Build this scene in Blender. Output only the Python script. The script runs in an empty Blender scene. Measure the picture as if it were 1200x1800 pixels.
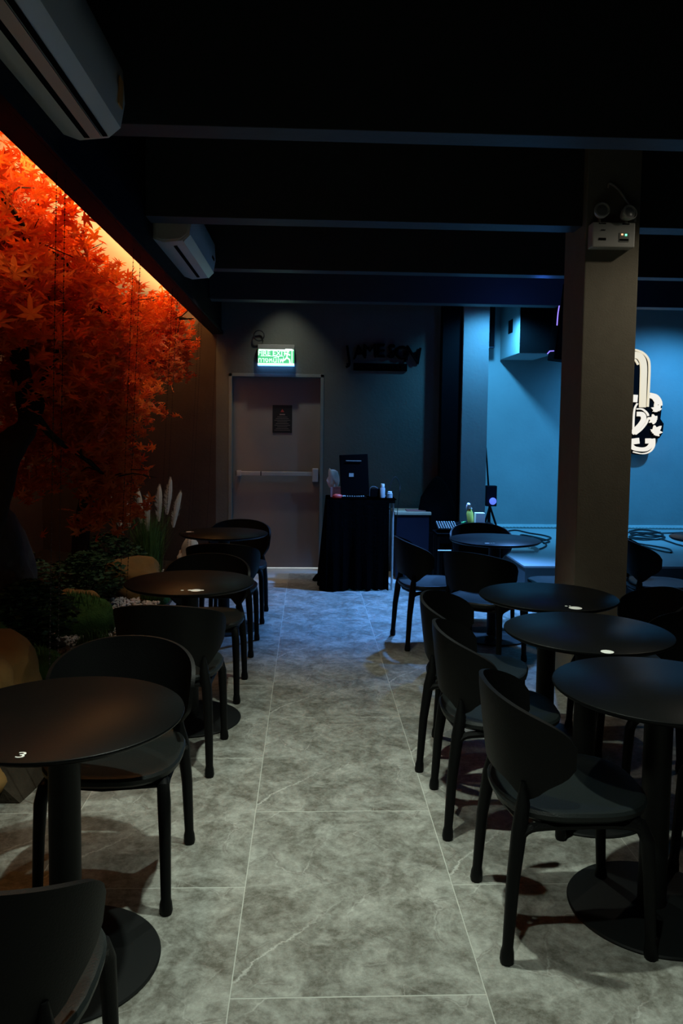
import bpy, bmesh, math, random
from mathutils import Vector, Matrix
from mathutils import noise as mnoise
random.seed(7)
PI = math.pi
R = math.radians
S = bpy.context.scene
C = S.collection
# ------------------------------------------------------------------ camera
F = 1400.0; CAMH = 1.57; SH = -51.0
YAW, PITCH, ROLL = 2.375, 3.976, 0.72
camd = bpy.data.cameras.new('camera')
camd.sensor_fit = 'VERTICAL'; camd.sensor_height = 36; camd.lens = F / 1800 * 36
camd.shift_y = SH / 1800; camd.clip_start = 0.05; camd.clip_end = 100
cam = bpy.data.objects.new('camera', camd); C.objects.link(cam)
CR = Matrix.Rotation(R(-YAW), 3, 'Z') @ Matrix.Rotation(R(90 - PITCH), 3, 'X') @ Matrix.Rotation(R(ROLL), 3, 'Z')
cam.matrix_world = Matrix.Translation((0, 0, CAMH)) @ CR.to_4x4()
S.camera = cam
def ray(px, py): return CR @ Vector((px - 600, 900 - py + SH, -F))
def at(px, py, Y):
    d = ray(px, py); return Vector((0, 0, CAMH)) + d * (Y / d.y)
def ath(px, py, h=0.0):
    d = ray(px, py); return Vector((0, 0, CAMH)) + d * ((h - CAMH) / d.z)
# ------------------------------------------------------------------ world, exposure, lights
w = bpy.data.worlds.new('world'); S.world = w; w.use_nodes = True
w.node_tree.nodes['Background'].inputs[0].default_value = (0.5, 0.6, 0.7, 1)
w.node_tree.nodes['Background'].inputs[1].default_value = 0.0015
S.view_settings.view_transform = 'Standard'; S.view_settings.look = 'None'
S.view_settings.exposure = 0.0; S.view_settings.gamma = 1.0; S.view_settings.use_curve_mapping = False
def light(kind, name, loc, power, col, target=None, size=0.1, size_y=None, spot=70, blend=0.5):
    l = bpy.data.lights.new(name, kind); l.energy = power; l.color = col
    if kind == 'AREA':
        l.size = size
        if size_y: l.shape = 'RECTANGLE'; l.size_y = size_y
        l.spread = R(spot) if spot != 70 else PI
    else:
        l.shadow_soft_size = size
    if kind == 'SPOT': l.spot_size = R(spot); l.spot_blend = blend
    o = bpy.data.objects.new(name, l); C.objects.link(o); o.location = loc
    if target is not None:
        o.rotation_euler = (Vector(target) - Vector(loc)).to_track_quat('-Z', 'Y').to_euler()
    return o
NEUT = (0.88, 1.0, 0.86)
# downlights over the aisle and the right-hand tables
light('SPOT', 'aisle_downlight', (0.20, 2.45, 3.15), 215, NEUT, (0.15, 2.45, 0), 0.035, spot=78, blend=0.75)
light('SPOT', 'aisle_downlight', (0.15, 1.00, 3.25), 135, NEUT, (0.12, 1.45, 0), 0.035, spot=78, blend=0.8)
light('SPOT', 'aisle_downlight', (0.30, 4.05, 3.2), 150, NEUT, (0.30, 3.95, 0), 0.035, spot=68, blend=0.8)
light('SPOT', 'table_downlight', (2.60, 3.95, 3.15), 30, (1.0, 0.9, 0.72), (1.4, 4.1, 0.9), 0.04, spot=95, blend=0.8)
light('SPOT', 'door_downlight', (-0.28, 8.25, 3.25), 30, (0.95, 1.0, 0.86), (-0.22, 8.45, 0.6), 0.03, spot=76, blend=1.0)
# blue stage lamps
BLUE = (0.05, 0.33, 0.85)
light('SPOT', 'stage_blue_spot', (2.08, 9.0, 2.88), 190, (0.06, 0.40, 0.80), (2.9, 10.28, 0.9), 0.05, spot=110, blend=0.7)
light('SPOT', 'stage_blue_spot', (4.7, 8.8, 2.86), 260, (0.05, 0.36, 0.80), (4.5, 10.28, 1.0), 0.05, spot=110, blend=0.7)
light('SPOT', 'floor_blue_spot', (1.25, 7.25, 2.72), 680, (0.13, 0.38, 1.0), (0.75, 7.0, 0), 0.05, spot=76, blend=0.8)
light('SPOT', 'floor_blue_spot', (2.15, 7.2, 2.70), 420, (0.13, 0.40, 1.0), (1.75, 6.4, 0), 0.05, spot=72, blend=0.8)
light('SPOT', 'garden_fill', (-0.50, 6.5, 2.84), 34, (1.0, 0.97, 0.82), (-1.55, 6.9, 0.3), 0.05, spot=80, blend=0.9)  # fill lamp added to lift the dark lower bed, not a real fixture
light('SPOT', 'column_blue_spot', (1.95, 7.92, 2.95), 95, (0.07, 0.42, 0.85), (1.78, 8.45, 0.9), 0.05, spot=120, blend=0.8)
light('POINT', 'beam_blue_lamp', (2.0, 6.9, 2.70), 3.5, (0.04, 0.16, 0.9), None, 0.05)
# warm cove light hidden behind the bulkhead, over the planted bed
ORANGE = (1.0, 0.42, 0.09)
light('AREA', 'cove_light_up', (-1.16, 5.5, 2.70), 50, (1.0, 0.53, 0.20), (-2.1, 5.5, 3.3), 6.1, 0.05)
light('AREA', 'cove_light_down', (-1.14, 5.5, 2.80), 14, ORANGE, (-2.0, 5.5, 1.5), 6.1, 0.05)
light('AREA', 'door_gap_daylight', (-0.2, 8.86, 0.02), 0.5, (0.8, 0.9, 1.0), (-0.2, 5, 0.02), 0.9, 0.03)

# ------------------------------------------------------------------ materials
MATS = {}
def mat(name, col, rough=0.5, spec=0.5, metal=0.0, var=0.15, scale=8.0, bump=0.0, bscale=60.0, emit=None, estr=0.0, trans=None, sheen=0):
    m = bpy.data.materials.new(name); m.use_nodes = True
    nt = m.node_tree; b = nt.nodes['Principled BSDF']
    b.inputs['Roughness'].default_value = rough; b.inputs['Metallic'].default_value = metal
    b.inputs['Specular IOR Level'].default_value = spec
    tc = nt.nodes.new('ShaderNodeTexCoord')
    n = nt.nodes.new('ShaderNodeTexNoise'); n.inputs['Scale'].default_value = scale; n.inputs['Detail'].default_value = 5
    nt.links.new(tc.outputs['Object'], n.inputs['Vector'])
    mx = nt.nodes.new('ShaderNodeMix'); mx.data_type = 'RGBA'
    c = Vector(col)
    mx.inputs[6].default_value = (*(c * (1 - var)), 1); mx.inputs[7].default_value = (*(c * (1 + var)), 1)
    nt.links.new(n.outputs['Fac'], mx.inputs[0]); nt.links.new(mx.outputs[2], b.inputs['Base Color'])
    if bump:
        n2 = nt.nodes.new('ShaderNodeTexNoise'); n2.inputs['Scale'].default_value = bscale; n2.inputs['Detail'].default_value = 4
        nt.links.new(tc.outputs['Object'], n2.inputs['Vector'])
        bp = nt.nodes.new('ShaderNodeBump'); bp.inputs['Strength'].default_value = bump; bp.inputs['Distance'].default_value = 0.01
        nt.links.new(n2.outputs['Fac'], bp.inputs['Height']); nt.links.new(bp.outputs['Normal'], b.inputs['Normal'])
    if emit:
        b.inputs['Emission Color'].default_value = (*emit, 1); b.inputs['Emission Strength'].default_value = estr
    if trans:
        out = nt.nodes['Material Output']
        t = nt.nodes.new('ShaderNodeBsdfTranslucent'); t.inputs[0].default_value = (*trans, 1)
        ms = nt.nodes.new('ShaderNodeMixShader'); ms.inputs[0].default_value = 0.45
        nt.links.new(b.outputs[0], ms.inputs[1]); nt.links.new(t.outputs[0], ms.inputs[2]); nt.links.new(ms.outputs[0], out.inputs[0])
    MATS[name] = m; return m
def tile_material():
    m = bpy.data.materials.new('marble_tile'); m.use_nodes = True; nt = m.node_tree; N = nt.nodes; K = nt.links
    b = N['Principled BSDF']
    tc = N.new('ShaderNodeTexCoord')
    def noise(scale, detail=6, rough=0.6, dist=0.0, vec=None):
        n = N.new('ShaderNodeTexNoise'); n.inputs['Scale'].default_value = scale; n.inputs['Detail'].default_value = detail
        n.inputs['Roughness'].default_value = rough; n.inputs['Distortion'].default_value = dist
        K.new(vec or tc.outputs['Object'], n.inputs['Vector']); return n.outputs['Fac']
    def math_(op, a, bb=None, c=None):
        n = N.new('ShaderNodeMath'); n.operation = op
        for i, v in enumerate((a, bb, c)):
            if v is None: continue
            if isinstance(v, (int, float)): n.inputs[i].default_value = v
            else: K.new(v, n.inputs[i])
        return n.outputs[0]
    def ramp(v, a, bb):
        n = N.new('ShaderNodeMapRange'); n.inputs[1].default_value = a; n.inputs[2].default_value = bb; K.new(v, n.inputs[0]); return n.outputs[0]
    def mix(f, c1, c2):
        n = N.new('ShaderNodeMix'); n.data_type = 'RGBA'
        K.new(f, n.inputs[0])
        for i, c in ((6, c1), (7, c2)):
            if isinstance(c, tuple): n.inputs[i].default_value = (*c, 1)
            else: K.new(c, n.inputs[i])
        return n.outputs[2]
    base = mix(ramp(noise(5.5, 9, 0.66, 0.9), 0.40, 0.62), (0.11, 0.105, 0.085), (0.40, 0.41, 0.375))
    fine = mix(ramp(noise(24, 12, 0.82), 0.42, 0.62), (0.09, 0.085, 0.07), (0.44, 0.45, 0.41))
    col = N.new('ShaderNodeMix'); col.data_type = 'RGBA'; col.inputs[0].default_value = 0.42
    K.new(base, col.inputs[6]); K.new(fine, col.inputs[7]); col = col.outputs[2]
    # thin pale veins from warped cells
    wn = N.new('ShaderNodeTexNoise'); wn.inputs['Scale'].default_value = 5; wn.inputs['Detail'].default_value = 6
    K.new(tc.outputs['Object'], wn.inputs['Vector'])
    vm = N.new('ShaderNodeVectorMath'); vm.operation = 'MULTIPLY_ADD'
    K.new(wn.outputs['Color'], vm.inputs[0]); vm.inputs[1].default_value = (0.22, 0.22, 0.22); K.new(tc.outputs['Object'], vm.inputs[2])
    vo = N.new('ShaderNodeTexVoronoi'); vo.feature = 'DISTANCE_TO_EDGE'; vo.inputs['Scale'].default_value = 4.2
    K.new(vm.outputs[0], vo.inputs['Vector'])
    vein = math_('MULTIPLY', ramp(vo.outputs['Distance'], 0.016, 0.0), ramp(noise(4.5, 5, 0.6), 0.46, 0.60))
    sx = N.new('ShaderNodeSeparateXYZ'); K.new(tc.outputs['Object'], sx.inputs[0])
    wob = math_('MULTIPLY', math_('SUBTRACT', noise(7, 6, 0.7), 0.5), 0.16)
    d = math_('ABSOLUTE', math_('ADD', math_('SUBTRACT', sx.outputs['Y'], math_('MULTIPLY_ADD', sx.outputs['X'], 1.15, -0.05)), wob))
    band = math_('MULTIPLY', ramp(d, 0.009, 0.001), ramp(sx.outputs['X'], 0.05, -0.25))
    allv = math_('MINIMUM', math_('ADD', vein, band), 1.0)
    col = mix(math_('MULTIPLY', allv, 0.6), col, (0.60, 0.61, 0.57))
    dk = math_('MULTIPLY', ramp(vo.outputs['Distance'], 0.05, 0.02), ramp(noise(9, 5, 0.7), 0.46, 0.60))
    col = mix(math_('MULTIPLY', dk, 0.55), col, (0.10, 0.09, 0.075))
    K.new(col, b.inputs['Base Color']); b.inputs['Roughness'].default_value = 0.42
    b.inputs['Specular IOR Level'].default_value = 0.35
    return m
M_tile = tile_material()
M_grout = mat('grout', (0.46, 0.47, 0.43), 0.9)
M_black = mat('black_ceiling_paint', (0.030, 0.032, 0.036), 0.7, 0.3, bump=0.2, bscale=25)
M_beam = mat('dark_beam_paint', (0.045, 0.050, 0.058), 0.55, 0.4, bump=0.15, bscale=20)
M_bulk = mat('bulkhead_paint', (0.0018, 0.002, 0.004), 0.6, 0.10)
M_wall = mat('grey_plaster', (0.13, 0.135, 0.12), 0.85, 0.2, var=0.2, scale=3, bump=0.25, bscale=40)
M_gardenwall = mat('brown_plaster', (0.075, 0.052, 0.040), 0.85, 0.2, var=0.25, scale=3, bump=0.25, bscale=40)
M_gceil = mat('pale_ceiling_paint', (0.80, 0.72, 0.58), 0.8, 0.2, var=0.05)
M_stagewall = mat('stage_wall_paint', (0.33, 0.36, 0.37), 0.8, 0.25, var=0.14, scale=2.5, bump=0.25, bscale=30)
M_pillar = mat('beige_pillar_plaster', (0.27, 0.245, 0.19), 0.9, 0.15, var=0.12, scale=14, bump=0.15, bscale=120)
M_door = mat('taupe_door_paint', (0.26, 0.235, 0.215), 0.7, 0.3, var=0.06)
M_frame = mat('grey_frame_paint', (0.20, 0.23, 0.22), 0.6, 0.3)
M_steel = mat('brushed_steel', (0.50, 0.50, 0.48), 0.4, 0.5, 0.15)
M_chair = mat('black_moulded_plastic', (0.003, 0.0034, 0.0034), 0.5, 0.15, bump=0.12, bscale=220)
M_seat = mat('black_seat_plastic', (0.008, 0.011, 0.011), 0.45, 0.28, bump=0.12, bscale=220)
M_top = mat('black_laminate', (0.003, 0.0034, 0.0034), 0.38, 0.10, bump=0.05, bscale=200)
M_iron = mat('black_powder_coat', (0.005, 0.006, 0.006), 0.55, 0.22)
M_white = mat('white_plastic', (0.62, 0.62, 0.58), 0.35, 0.5, var=0.03)
M_whitef = mat('white_flap_plastic', (0.55, 0.50, 0.46), 0.35, 0.5, var=0.03)
M_slot = mat('dark_slot', (0.004, 0.004, 0.005), 0.9, 0.05)
M_leaf = mat('red_maple_leaf', (0.52, 0.075, 0.012), 0.6, 0.2, var=0.45, scale=3.0, trans=(0.72, 0.095, 0.010))
M_leafo = mat('orange_maple_leaf', (0.62, 0.16, 0.03), 0.6, 0.2, var=0.3, scale=4.0, trans=(0.85, 0.16, 0.02))
M_bark = mat('dark_bark', (0.020, 0.014, 0.010), 0.9, 0.1, var=0.4, scale=30, bump=0.8, bscale=40)
M_rock = mat('ochre_rock', (0.26, 0.15, 0.05), 0.9, 0.15, var=0.3, scale=5, bump=0.7, bscale=14)
M_rockg = mat('grey_rock', (0.07, 0.075, 0.08), 0.9, 0.15, var=0.35, scale=5, bump=0.7, bscale=14)
M_rockp = mat('pale_rock', (0.62, 0.56, 0.46), 0.9, 0.15, var=0.15, scale=8)
M_pebble = mat('white_pebbles', (0.62, 0.58, 0.52), 0.8, 0.2, var=0.2, scale=20)
M_soil = mat('dark_soil', (0.035, 0.028, 0.020), 0.95, 0.1, var=0.4, scale=20, bump=0.8, bscale=30)
M_moss = mat('green_moss', (0.05, 0.12, 0.03), 0.9, 0.1, var=0.5, scale=20, bump=0.8, bscale=60)
M_bush = mat('dark_green_leaves', (0.03, 0.075, 0.03), 0.6, 0.2, var=0.5, scale=10)
M_grass = mat('green_grass_blades', (0.10, 0.20, 0.05), 0.7, 0.2, var=0.4, scale=10)
M_plume = mat('cream_plume', (0.65, 0.62, 0.50), 0.95, 0.1, var=0.2, scale=30)
M_bead = mat('black_beads', (0.012, 0.008, 0.008), 0.7, 0.15)
M_cloth = mat('black_cloth', (0.0025, 0.0025, 0.003), 0.95, 0.04, var=0.3, bump=0.3, bscale=40)
M_wood = mat('pale_wood', (0.50, 0.42, 0.28), 0.6, 0.3, var=0.15, scale=12)
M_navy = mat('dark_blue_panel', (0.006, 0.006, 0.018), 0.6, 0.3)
M_screen = mat('black_screen_case', (0.0015, 0.0015, 0.0018), 0.8, 0.03)
M_red = mat('red_plastic', (0.45, 0.03, 0.02), 0.5)
M_redbox = mat('dull_red_card', (0.32, 0.13, 0.11), 0.8)
M_paper = mat('white_paper', (0.78, 0.78, 0.74), 0.9, 0.1, var=0.03)
M_yellow = mat('yellow_plastic', (0.75, 0.72, 0.12), 0.5)
M_green = mat('green_plastic', (0.10, 0.50, 0.15), 0.5)
M_cable = mat('black_cable', (0.012, 0.012, 0.016), 0.5)
M_stage = mat('stage_deck_vinyl', (0.48, 0.51, 0.53), 0.35, 0.5, var=0.08, scale=4)
M_stageside = mat('stage_side_board', (0.10, 0.13, 0.14), 0.7)
M_trimw = mat('white_trim_paint', (0.80, 0.82, 0.84), 0.5)
M_exit = mat('lit_exit_green', (0.05, 0.35, 0.15), 0.4, emit=(0.10, 0.62, 0.26), estr=0.95)
M_exitw = mat('lit_exit_white', (0.8, 0.9, 0.85), 0.4, emit=(0.75, 1.0, 0.88), estr=1.6)
M_exitglow = mat('exit_lamp_tube', (0.5, 0.7, 0.9), 0.4, emit=(0.10, 0.38, 1.0), estr=4.0)
M_case = mat('grey_sign_case', (0.32, 0.32, 0.29), 0.6)
M_cream = mat('lit_cream_acrylic', (0.03, 0.03, 0.025), 0.7, emit=(0.95, 0.84, 0.60), estr=0.85)
M_creamw = mat('lit_white_acrylic', (0.03, 0.03, 0.028), 0.7, emit=(1.0, 0.93, 0.80), estr=0.9)
M_plate = mat('black_sign_plate', (0.002, 0.002, 0.003), 0.9, 0.05)
M_poster = mat('black_poster', (0.010, 0.010, 0.011), 0.6)
M_print = mat('grey_print', (0.25, 0.22, 0.20), 0.6)
M_redprint = mat('red_print', (0.40, 0.05, 0.04), 0.6)
M_lens = mat('frosted_lens', (0.35, 0.37, 0.36), 0.25, 0.6)
M_ledg = mat('green_led', (0.1, 0.8, 0.4), 0.4, emit=(0.2, 1.0, 0.55), estr=2.0)
M_leda = mat('amber_led', (0.8, 0.5, 0.2), 0.4, emit=(1.0, 0.55, 0.3), estr=1.2)
M_violet = mat('violet_edge_sheen', (0.3, 0.1, 0.8), 0.4, emit=(0.30, 0.22, 1.0), estr=1.4)  # emission paints the violet light caught on the speaker edges
M_brown = mat('orange_sticker', (0.60, 0.26, 0.05), 0.6)

# ------------------------------------------------------------------ mesh helpers
def nb(): return bmesh.new()
def box(bm, c, s, bev=0.0, rot=None):
    r = bmesh.ops.create_cube(bm, size=1.0); vs = r['verts']
    mtx = Matrix.Translation(c) @ (rot.to_4x4() if rot else Matrix.Identity(4)) @ Matrix.Diagonal((*s, 1))
    bmesh.ops.transform(bm, matrix=mtx, verts=vs)
    if bev:
        es = list({e for v in vs for e in v.link_edges})
        bmesh.ops.bevel(bm, geom=es, offset=bev, segments=2, affect='EDGES', profile=0.6)
def bx(bm, x0, x1, y0, y1, z0, z1, bev=0.0): box(bm, ((x0+x1)/2, (y0+y1)/2, (z0+z1)/2), (abs(x1-x0), abs(y1-y0), abs(z1-z0)), bev)
def tube(bm, pts, r, n=8, sx=1.0):
    pts = [Vector(p) for p in pts]; k = len(pts)
    rs = r if isinstance(r, (list, tuple)) else [r] * k
    prev = None; u = None
    for i, p in enumerate(pts):
        t = (pts[min(i+1, k-1)] - pts[max(i-1, 0)]).normalized()
        if u is None: u = t.orthogonal().normalized()
        else: u = (u - t * u.dot(t)).normalized()
        v = t.cross(u)
        ring = [bm.verts.new(p + (u * math.cos(2*PI*j/n) * sx + v * math.sin(2*PI*j/n)) * rs[i]) for j in range(n)]
        if prev:
            for j in range(n): bm.faces.new((prev[j], prev[(j+1) % n], ring[(j+1) % n], ring[j]))
        else: bm.faces.new(list(reversed(ring)))
        prev = ring
    bm.faces.new(prev)
def lathe(bm, prof, n=32, c=(0, 0, 0), mtx=None):
    c = Vector(c); rings = []
    for r, z in prof:
        if r < 1e-6:
            rings.append([bm.verts.new((0, 0, z))])
        else:
            rings.append([bm.verts.new((r*math.cos(2*PI*j/n), r*math.sin(2*PI*j/n), z)) for j in range(n)])
    for a, b in zip(rings, rings[1:]):
        for j in range(n):
            q = [a[j % len(a)], a[(j+1) % len(a)], b[(j+1) % len(b)], b[j % len(b)]]
            q = list(dict.fromkeys(q))
            if len(q) > 2: bm.faces.new(q)
    for g in (rings[0], rings[-1]):
        if len(g) > 2: bm.faces.new(g)
    vs = [v for g in rings for v in g]
    m = Matrix.Translation(c) @ (mtx.to_4x4() if mtx else Matrix.Identity(4))
    bmesh.ops.transform(bm, matrix=m, verts=vs)
def prism(bm, pts, y0, y1):            # outline in XZ, extruded along Y
    a = [bm.verts.new((x, y0, z)) for x, z in pts]; b = [bm.verts.new((x, y1, z)) for x, z in pts]
    n = len(pts); bm.faces.new(a); bm.faces.new(list(reversed(b)))
    for i in range(n): bm.faces.new((a[i], b[i], b[(i+1) % n], a[(i+1) % n]))
def ribbon(bm, pts, wd, y0, y1):       # stroke of width wd along XZ polyline
    P = [Vector(p) for p in pts]; L = []; Q = []
    for i, p in enumerate(P):
        t = (P[min(i+1, len(P)-1)] - P[max(i-1, 0)]).normalized(); nrm = Vector((-t.y, t.x)) * wd / 2
        L.append(p + nrm); Q.append(p - nrm)
    for i in range(len(P) - 1):
        prism(bm, [L[i], L[i+1], Q[i+1], Q[i]], y0, y1)
def smooth_path(pts, sub=6):
    P = [Vector(p) for p in pts]; out = []
    for i in range(len(P) - 1):
        p0, p1, p2, p3 = P[max(i-1, 0)], P[i], P[i+1], P[min(i+2, len(P)-1)]
        for k in range(sub):
            t = k / sub
            out.append(0.5*((2*p1)+(-p0+p2)*t+(2*p0-5*p1+4*p2-p3)*t*t+(-p0+3*p1-3*p2+p3)*t**3))
    out.append(P[-1]); return out
def rock_bm(seed, s, sub=3, rough=0.28):
    bm = nb(); bmesh.ops.create_icosphere(bm, subdivisions=sub, radius=1.0)
    for v in bm.verts:
        p = v.co.copy(); o = Vector((seed*3.1, seed*1.7, seed))
        d = 1 + rough * mnoise.noise(p * 1.1 + o) * 1.6 + rough * 0.4 * mnoise.noise(p * 3 + o)
        p *= d; p.z = max(p.z, -0.55)
        v.co = Vector((p.x*s[0], p.y*s[1], (p.z + 0.55)*s[2]))
    return bm
def obj(name, bm, m, parent=None, smooth=False, loc=None, label=None, kind=None):
    bmesh.ops.recalc_face_normals(bm, faces=bm.faces)
    me = bpy.data.meshes.new(name); bm.to_mesh(me); bm.free(); me.materials.append(m)
    if smooth:
        me.shade_smooth()
        try: me.set_sharp_from_angle(angle=R(38))
        except Exception: pass
    o = bpy.data.objects.new(name, me); C.objects.link(o)
    if parent: o.parent = parent
    if loc is not None: o.location = loc
    if label: o['label'] = label
    if kind: o['kind'] = kind
    return o
def tag(o, label, cat, group=None):
    o['label'] = label; o['category'] = cat
    if group: o['group'] = group
    return o
def thing(name, label, cat, loc=(0, 0, 0), rotz=0, group=None):
    o = bpy.data.objects.new(name, None); C.objects.link(o); o.location = loc; o.rotation_euler = (0, 0, rotz)
    o.empty_display_size = 0.1
    return tag(o, label, cat, group)
def struct(name, bm, m, parent=None, smooth=False, label=None):
    return obj(name, bm, m, parent, smooth, label=label, kind=None if parent else 'structure')
def copy_tree(o, parent=None):
    c = o.copy(); C.objects.link(c); c.parent = parent
    for ch in list(o.children): copy_tree(ch, c)
    return c
def text_bm(s, size, ext, align='CENTER', spacing=1.0):
    cu = bpy.data.curves.new('t', 'FONT'); cu.body = s; cu.size = size; cu.extrude = ext
    cu.align_x = align; cu.align_y = 'CENTER'; cu.space_character = spacing; cu.resolution_u = 3
    to = bpy.data.objects.new('t', cu); C.objects.link(to)
    dg = bpy.context.evaluated_depsgraph_get(); dg.update()
    me = bpy.data.meshes.new_from_object(to.evaluated_get(dg))
    bm = nb(); bm.from_mesh(me)
    bpy.data.objects.remove(to); bpy.data.curves.remove(cu); bpy.data.meshes.remove(me)
    return bm
RX90 = Matrix.Rotation(R(90), 4, 'X')
def text_obj(name, s, size, ext, loc, m, parent, rot=RX90, **k):
    bm = text_bm(s, size, ext, **k); bmesh.ops.transform(bm, matrix=Matrix.Translation(loc) @ rot, verts=bm.verts)
    return obj(name, bm, m, parent)

# ------------------------------------------------------------------ structure
WY = 8.64          # door wall
SY = 10.28          # stage wall
CH = 3.5           # ceiling
bm = nb(); bx(bm, -1.35, 6.6, -0.9, WY + 0.3, -0.10, -0.0008)
floor = struct('floor', bm, M_grout)
bm = nb(); box(bm, (0, 0, -0.005), (0.7090, 1.0630, 0.010), 0.0008); tile0 = None
for ci in range(-2, 9):
    x = 0.153 + 0.712 * ci
    off = 0.0 if ci % 2 == 0 else 0.5335
    for k in range(-3, 7):
        y = 2.097 + 1.068 * k + 0.5335 + off
        if y > WY - 0.2: continue
        if x > 2.5 and y > 7.4: continue
        if tile0 is None: tile0 = obj('tile', bm, M_tile, floor, loc=(x, y, 0)); o = tile0
        else:
            o = tile0.copy(); C.objects.link(o); o.parent = floor; o.location = (x, y, 0)
        o.rotation_euler = (0, 0, PI if ci in (-2, 2, 3, 5, 7) else 0)
bm = nb(); bx(bm, -3.0, 6.6, -0.9, SY + 0.2, CH, CH + 0.1); ceiling = struct('ceiling', bm, M_black)
# door wall with opening
DX0, DX1, DH = -0.865, 0.155, 2.14
COLX0, COLX1 = at(812, 700, 8.42).x, at(857, 700, 8.42).x
bm = nb()
bx(bm, -1.0, DX0, WY, WY + 0.25, 0, CH); bx(bm, DX1, COLX1, WY, WY + 0.25, 0, CH); bx(bm, DX0, DX1, WY, WY + 0.25, DH, CH)
struct('wall_back', bm, M_wall)
bm = nb(); bx(bm, -3.0, -1.0, WY, WY + 0.25, -0.1, CH); struct('wall_garden_end', bm, M_gardenwall)
bm = nb(); bx(bm, -3.0, -2.85, -0.9, WY, -0.1, CH); struct('wall_left', bm, M_gardenwall)
bm = nb(); bx(bm, 6.5, 6.6, -0.9, SY + 0.2, -0.1, CH); struct('wall_right', bm, M_wall)
bm = nb(); bx(bm, COLX1 - 0.05, 6.5, SY, SY + 0.15, 0, CH); struct('wall_stage', bm, M_stagewall)
bm = nb(); bx(bm, COLX1 - 0.05, COLX1, WY + 0.25, SY, 0, CH); struct('wall_stage_side', bm, M_stagewall)
# columns at the end of the door wall
bm = nb(); bx(bm, COLX0, COLX1, 8.42, WY, 0, CH, 0.004); tag(struct('wall_column', bm, M_stagewall), 'blue-lit square column between the grey wall and the stage', 'column')
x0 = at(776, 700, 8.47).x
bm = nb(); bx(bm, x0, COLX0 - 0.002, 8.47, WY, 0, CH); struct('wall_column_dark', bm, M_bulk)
# stage
STX = 2.04; STY = 7.33; STH = 0.30
bm = nb(); bx(bm, STX, 6.5, STY, SY, 0, STH - 0.02); struct('stage_platform', bm, M_stageside)
bm = nb(); bx(bm, STX - 0.015, 6.5, STY - 0.015, SY, STH - 0.02, STH, 0.004); struct('stage_deck', bm, M_stage)
bm = nb(); bx(bm, COLX1, 6.5, SY - 0.02, SY, STH, STH + 0.035, 0.003); struct('baseboard_stage', bm, M_trimw)
bm = nb()
for i in range(90): bx(bm, COLX1 + 0.1 + i*0.045, COLX1 + 0.12 + i*0.045, SY - 0.16, SY - 0.08, STH, STH + 0.012)
bx(bm, COLX1 + 0.05, 6.4, SY - 0.17, SY - 0.07, STH, STH + 0.006)
struct('trim_1', bm, M_frame)
# garden shell: ceiling and bulkhead
bm = nb(); bx(bm, -2.85, -1.04, 0.5, WY, 2.94, 3.0); struct('ceiling_garden', bm, M_gceil)
bm = nb(); bx(bm, -1.045, -0.945, 0.3, WY, 2.55, CH); struct('bulkhead', bm, M_bulk)
bm = nb(); bx(bm, -0.945, -0.925, 0.3, WY, 2.55, 2.585, 0.004); struct('trim_2', bm, M_bulk)
PX0, PX1, PY0, PY1 = 1.583, 1.898, 4.62, 5.0
# beams
for x0_, x1_, y0, y1, zb in ((-.944, 6.5, 3.28, 3.42, 2.76), (-.944, PX0 - .001, 4.68, 4.84, 2.76), (PX1 + .001, 6.5, 4.68, 4.84, 2.76), (-.944, 6.5, 6.16, 6.29, 2.76), (-.944, 6.5, 7.62, 7.78, 2.76)):
    bm = nb(); bx(bm, x0_, x1_, y0, y1, zb, CH, 0.004); struct('ceiling_beam', bm, M_beam)
# pillar
bm = nb(); bx(bm, PX0, PX1, PY0, PY1, 0, CH, 0.006)
tag(struct('pillar', bm, M_pillar), 'square beige plaster pillar beside the right-hand tables', 'pillar')
# door
bm = nb(); bx(bm, DX0 + 0.035, DX1 - 0.035, WY + 0.09, WY + 0.14, 0.022, DH - 0.035, 0.003); door = struct('door_1', bm, M_door)
bm = nb()
bx(bm, DX0, DX0 + 0.035, WY - 0.006, WY + 0.15, 0, DH, 0.003); bx(bm, DX1 - 0.035, DX1, WY - 0.006, WY + 0.15, 0, DH, 0.003)
bx(bm, DX0, DX1, WY - 0.006, WY + 0.15, DH - 0.035, DH, 0.003); struct('door_frame', bm, M_frame, door)
yb = WY + 0.09; zb = at(490, 833, WY).z
xa, xb = at(415, 832, WY).x, at(560, 832, WY).x
bm = nb(); bx(bm, xa, xb - 0.06, yb - 0.075, yb - 0.045, zb - 0.02, zb + 0.022, 0.006)
pb = obj('panic_bar', bm, M_steel, door)
bm = nb(); bx(bm, xb - 0.07, xb - 0.005, yb - 0.09, yb, zb - 0.085, zb + 0.06, 0.008); bx(bm, xa, xa + 0.05, yb - 0.085, yb, zb - 0.03, zb + 0.03, 0.008)
obj('bar_bracket', bm, M_steel, pb)
bm = nb(); bx(bm, xa - 0.005, xa + 0.0, yb - 0.08, yb - 0.04, zb - 0.025, zb + 0.027); bx(bm, xa + 0.26, xa + 0.27, yb - 0.077, yb - 0.043, zb - 0.022, zb + 0.024); obj('bar_end', bm, M_slot, pb)
p0, p1 = at(479, 712, yb), at(513, 761, yb)
pst = thing('door_poster', 'small black notice with grey print on the taupe door', 'notice', (0, 0, 0))
bm = nb(); bx(bm, p0.x, p1.x, yb - 0.007, yb - 0.002, p1.z, p0.z); obj('sheet', bm, M_poster, pst)
cx = (p0.x + p1.x) / 2
bm = nb()
for i in range(9):
    wv = 0.055 + 0.03 * ((i * 7) % 3) / 2; zz = p0.z - 0.13 - i * 0.018
    if zz > p1.z + 0.02: bx(bm, cx - wv, cx + wv, yb - 0.009, yb - 0.007, zz, zz + 0.004)
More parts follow.
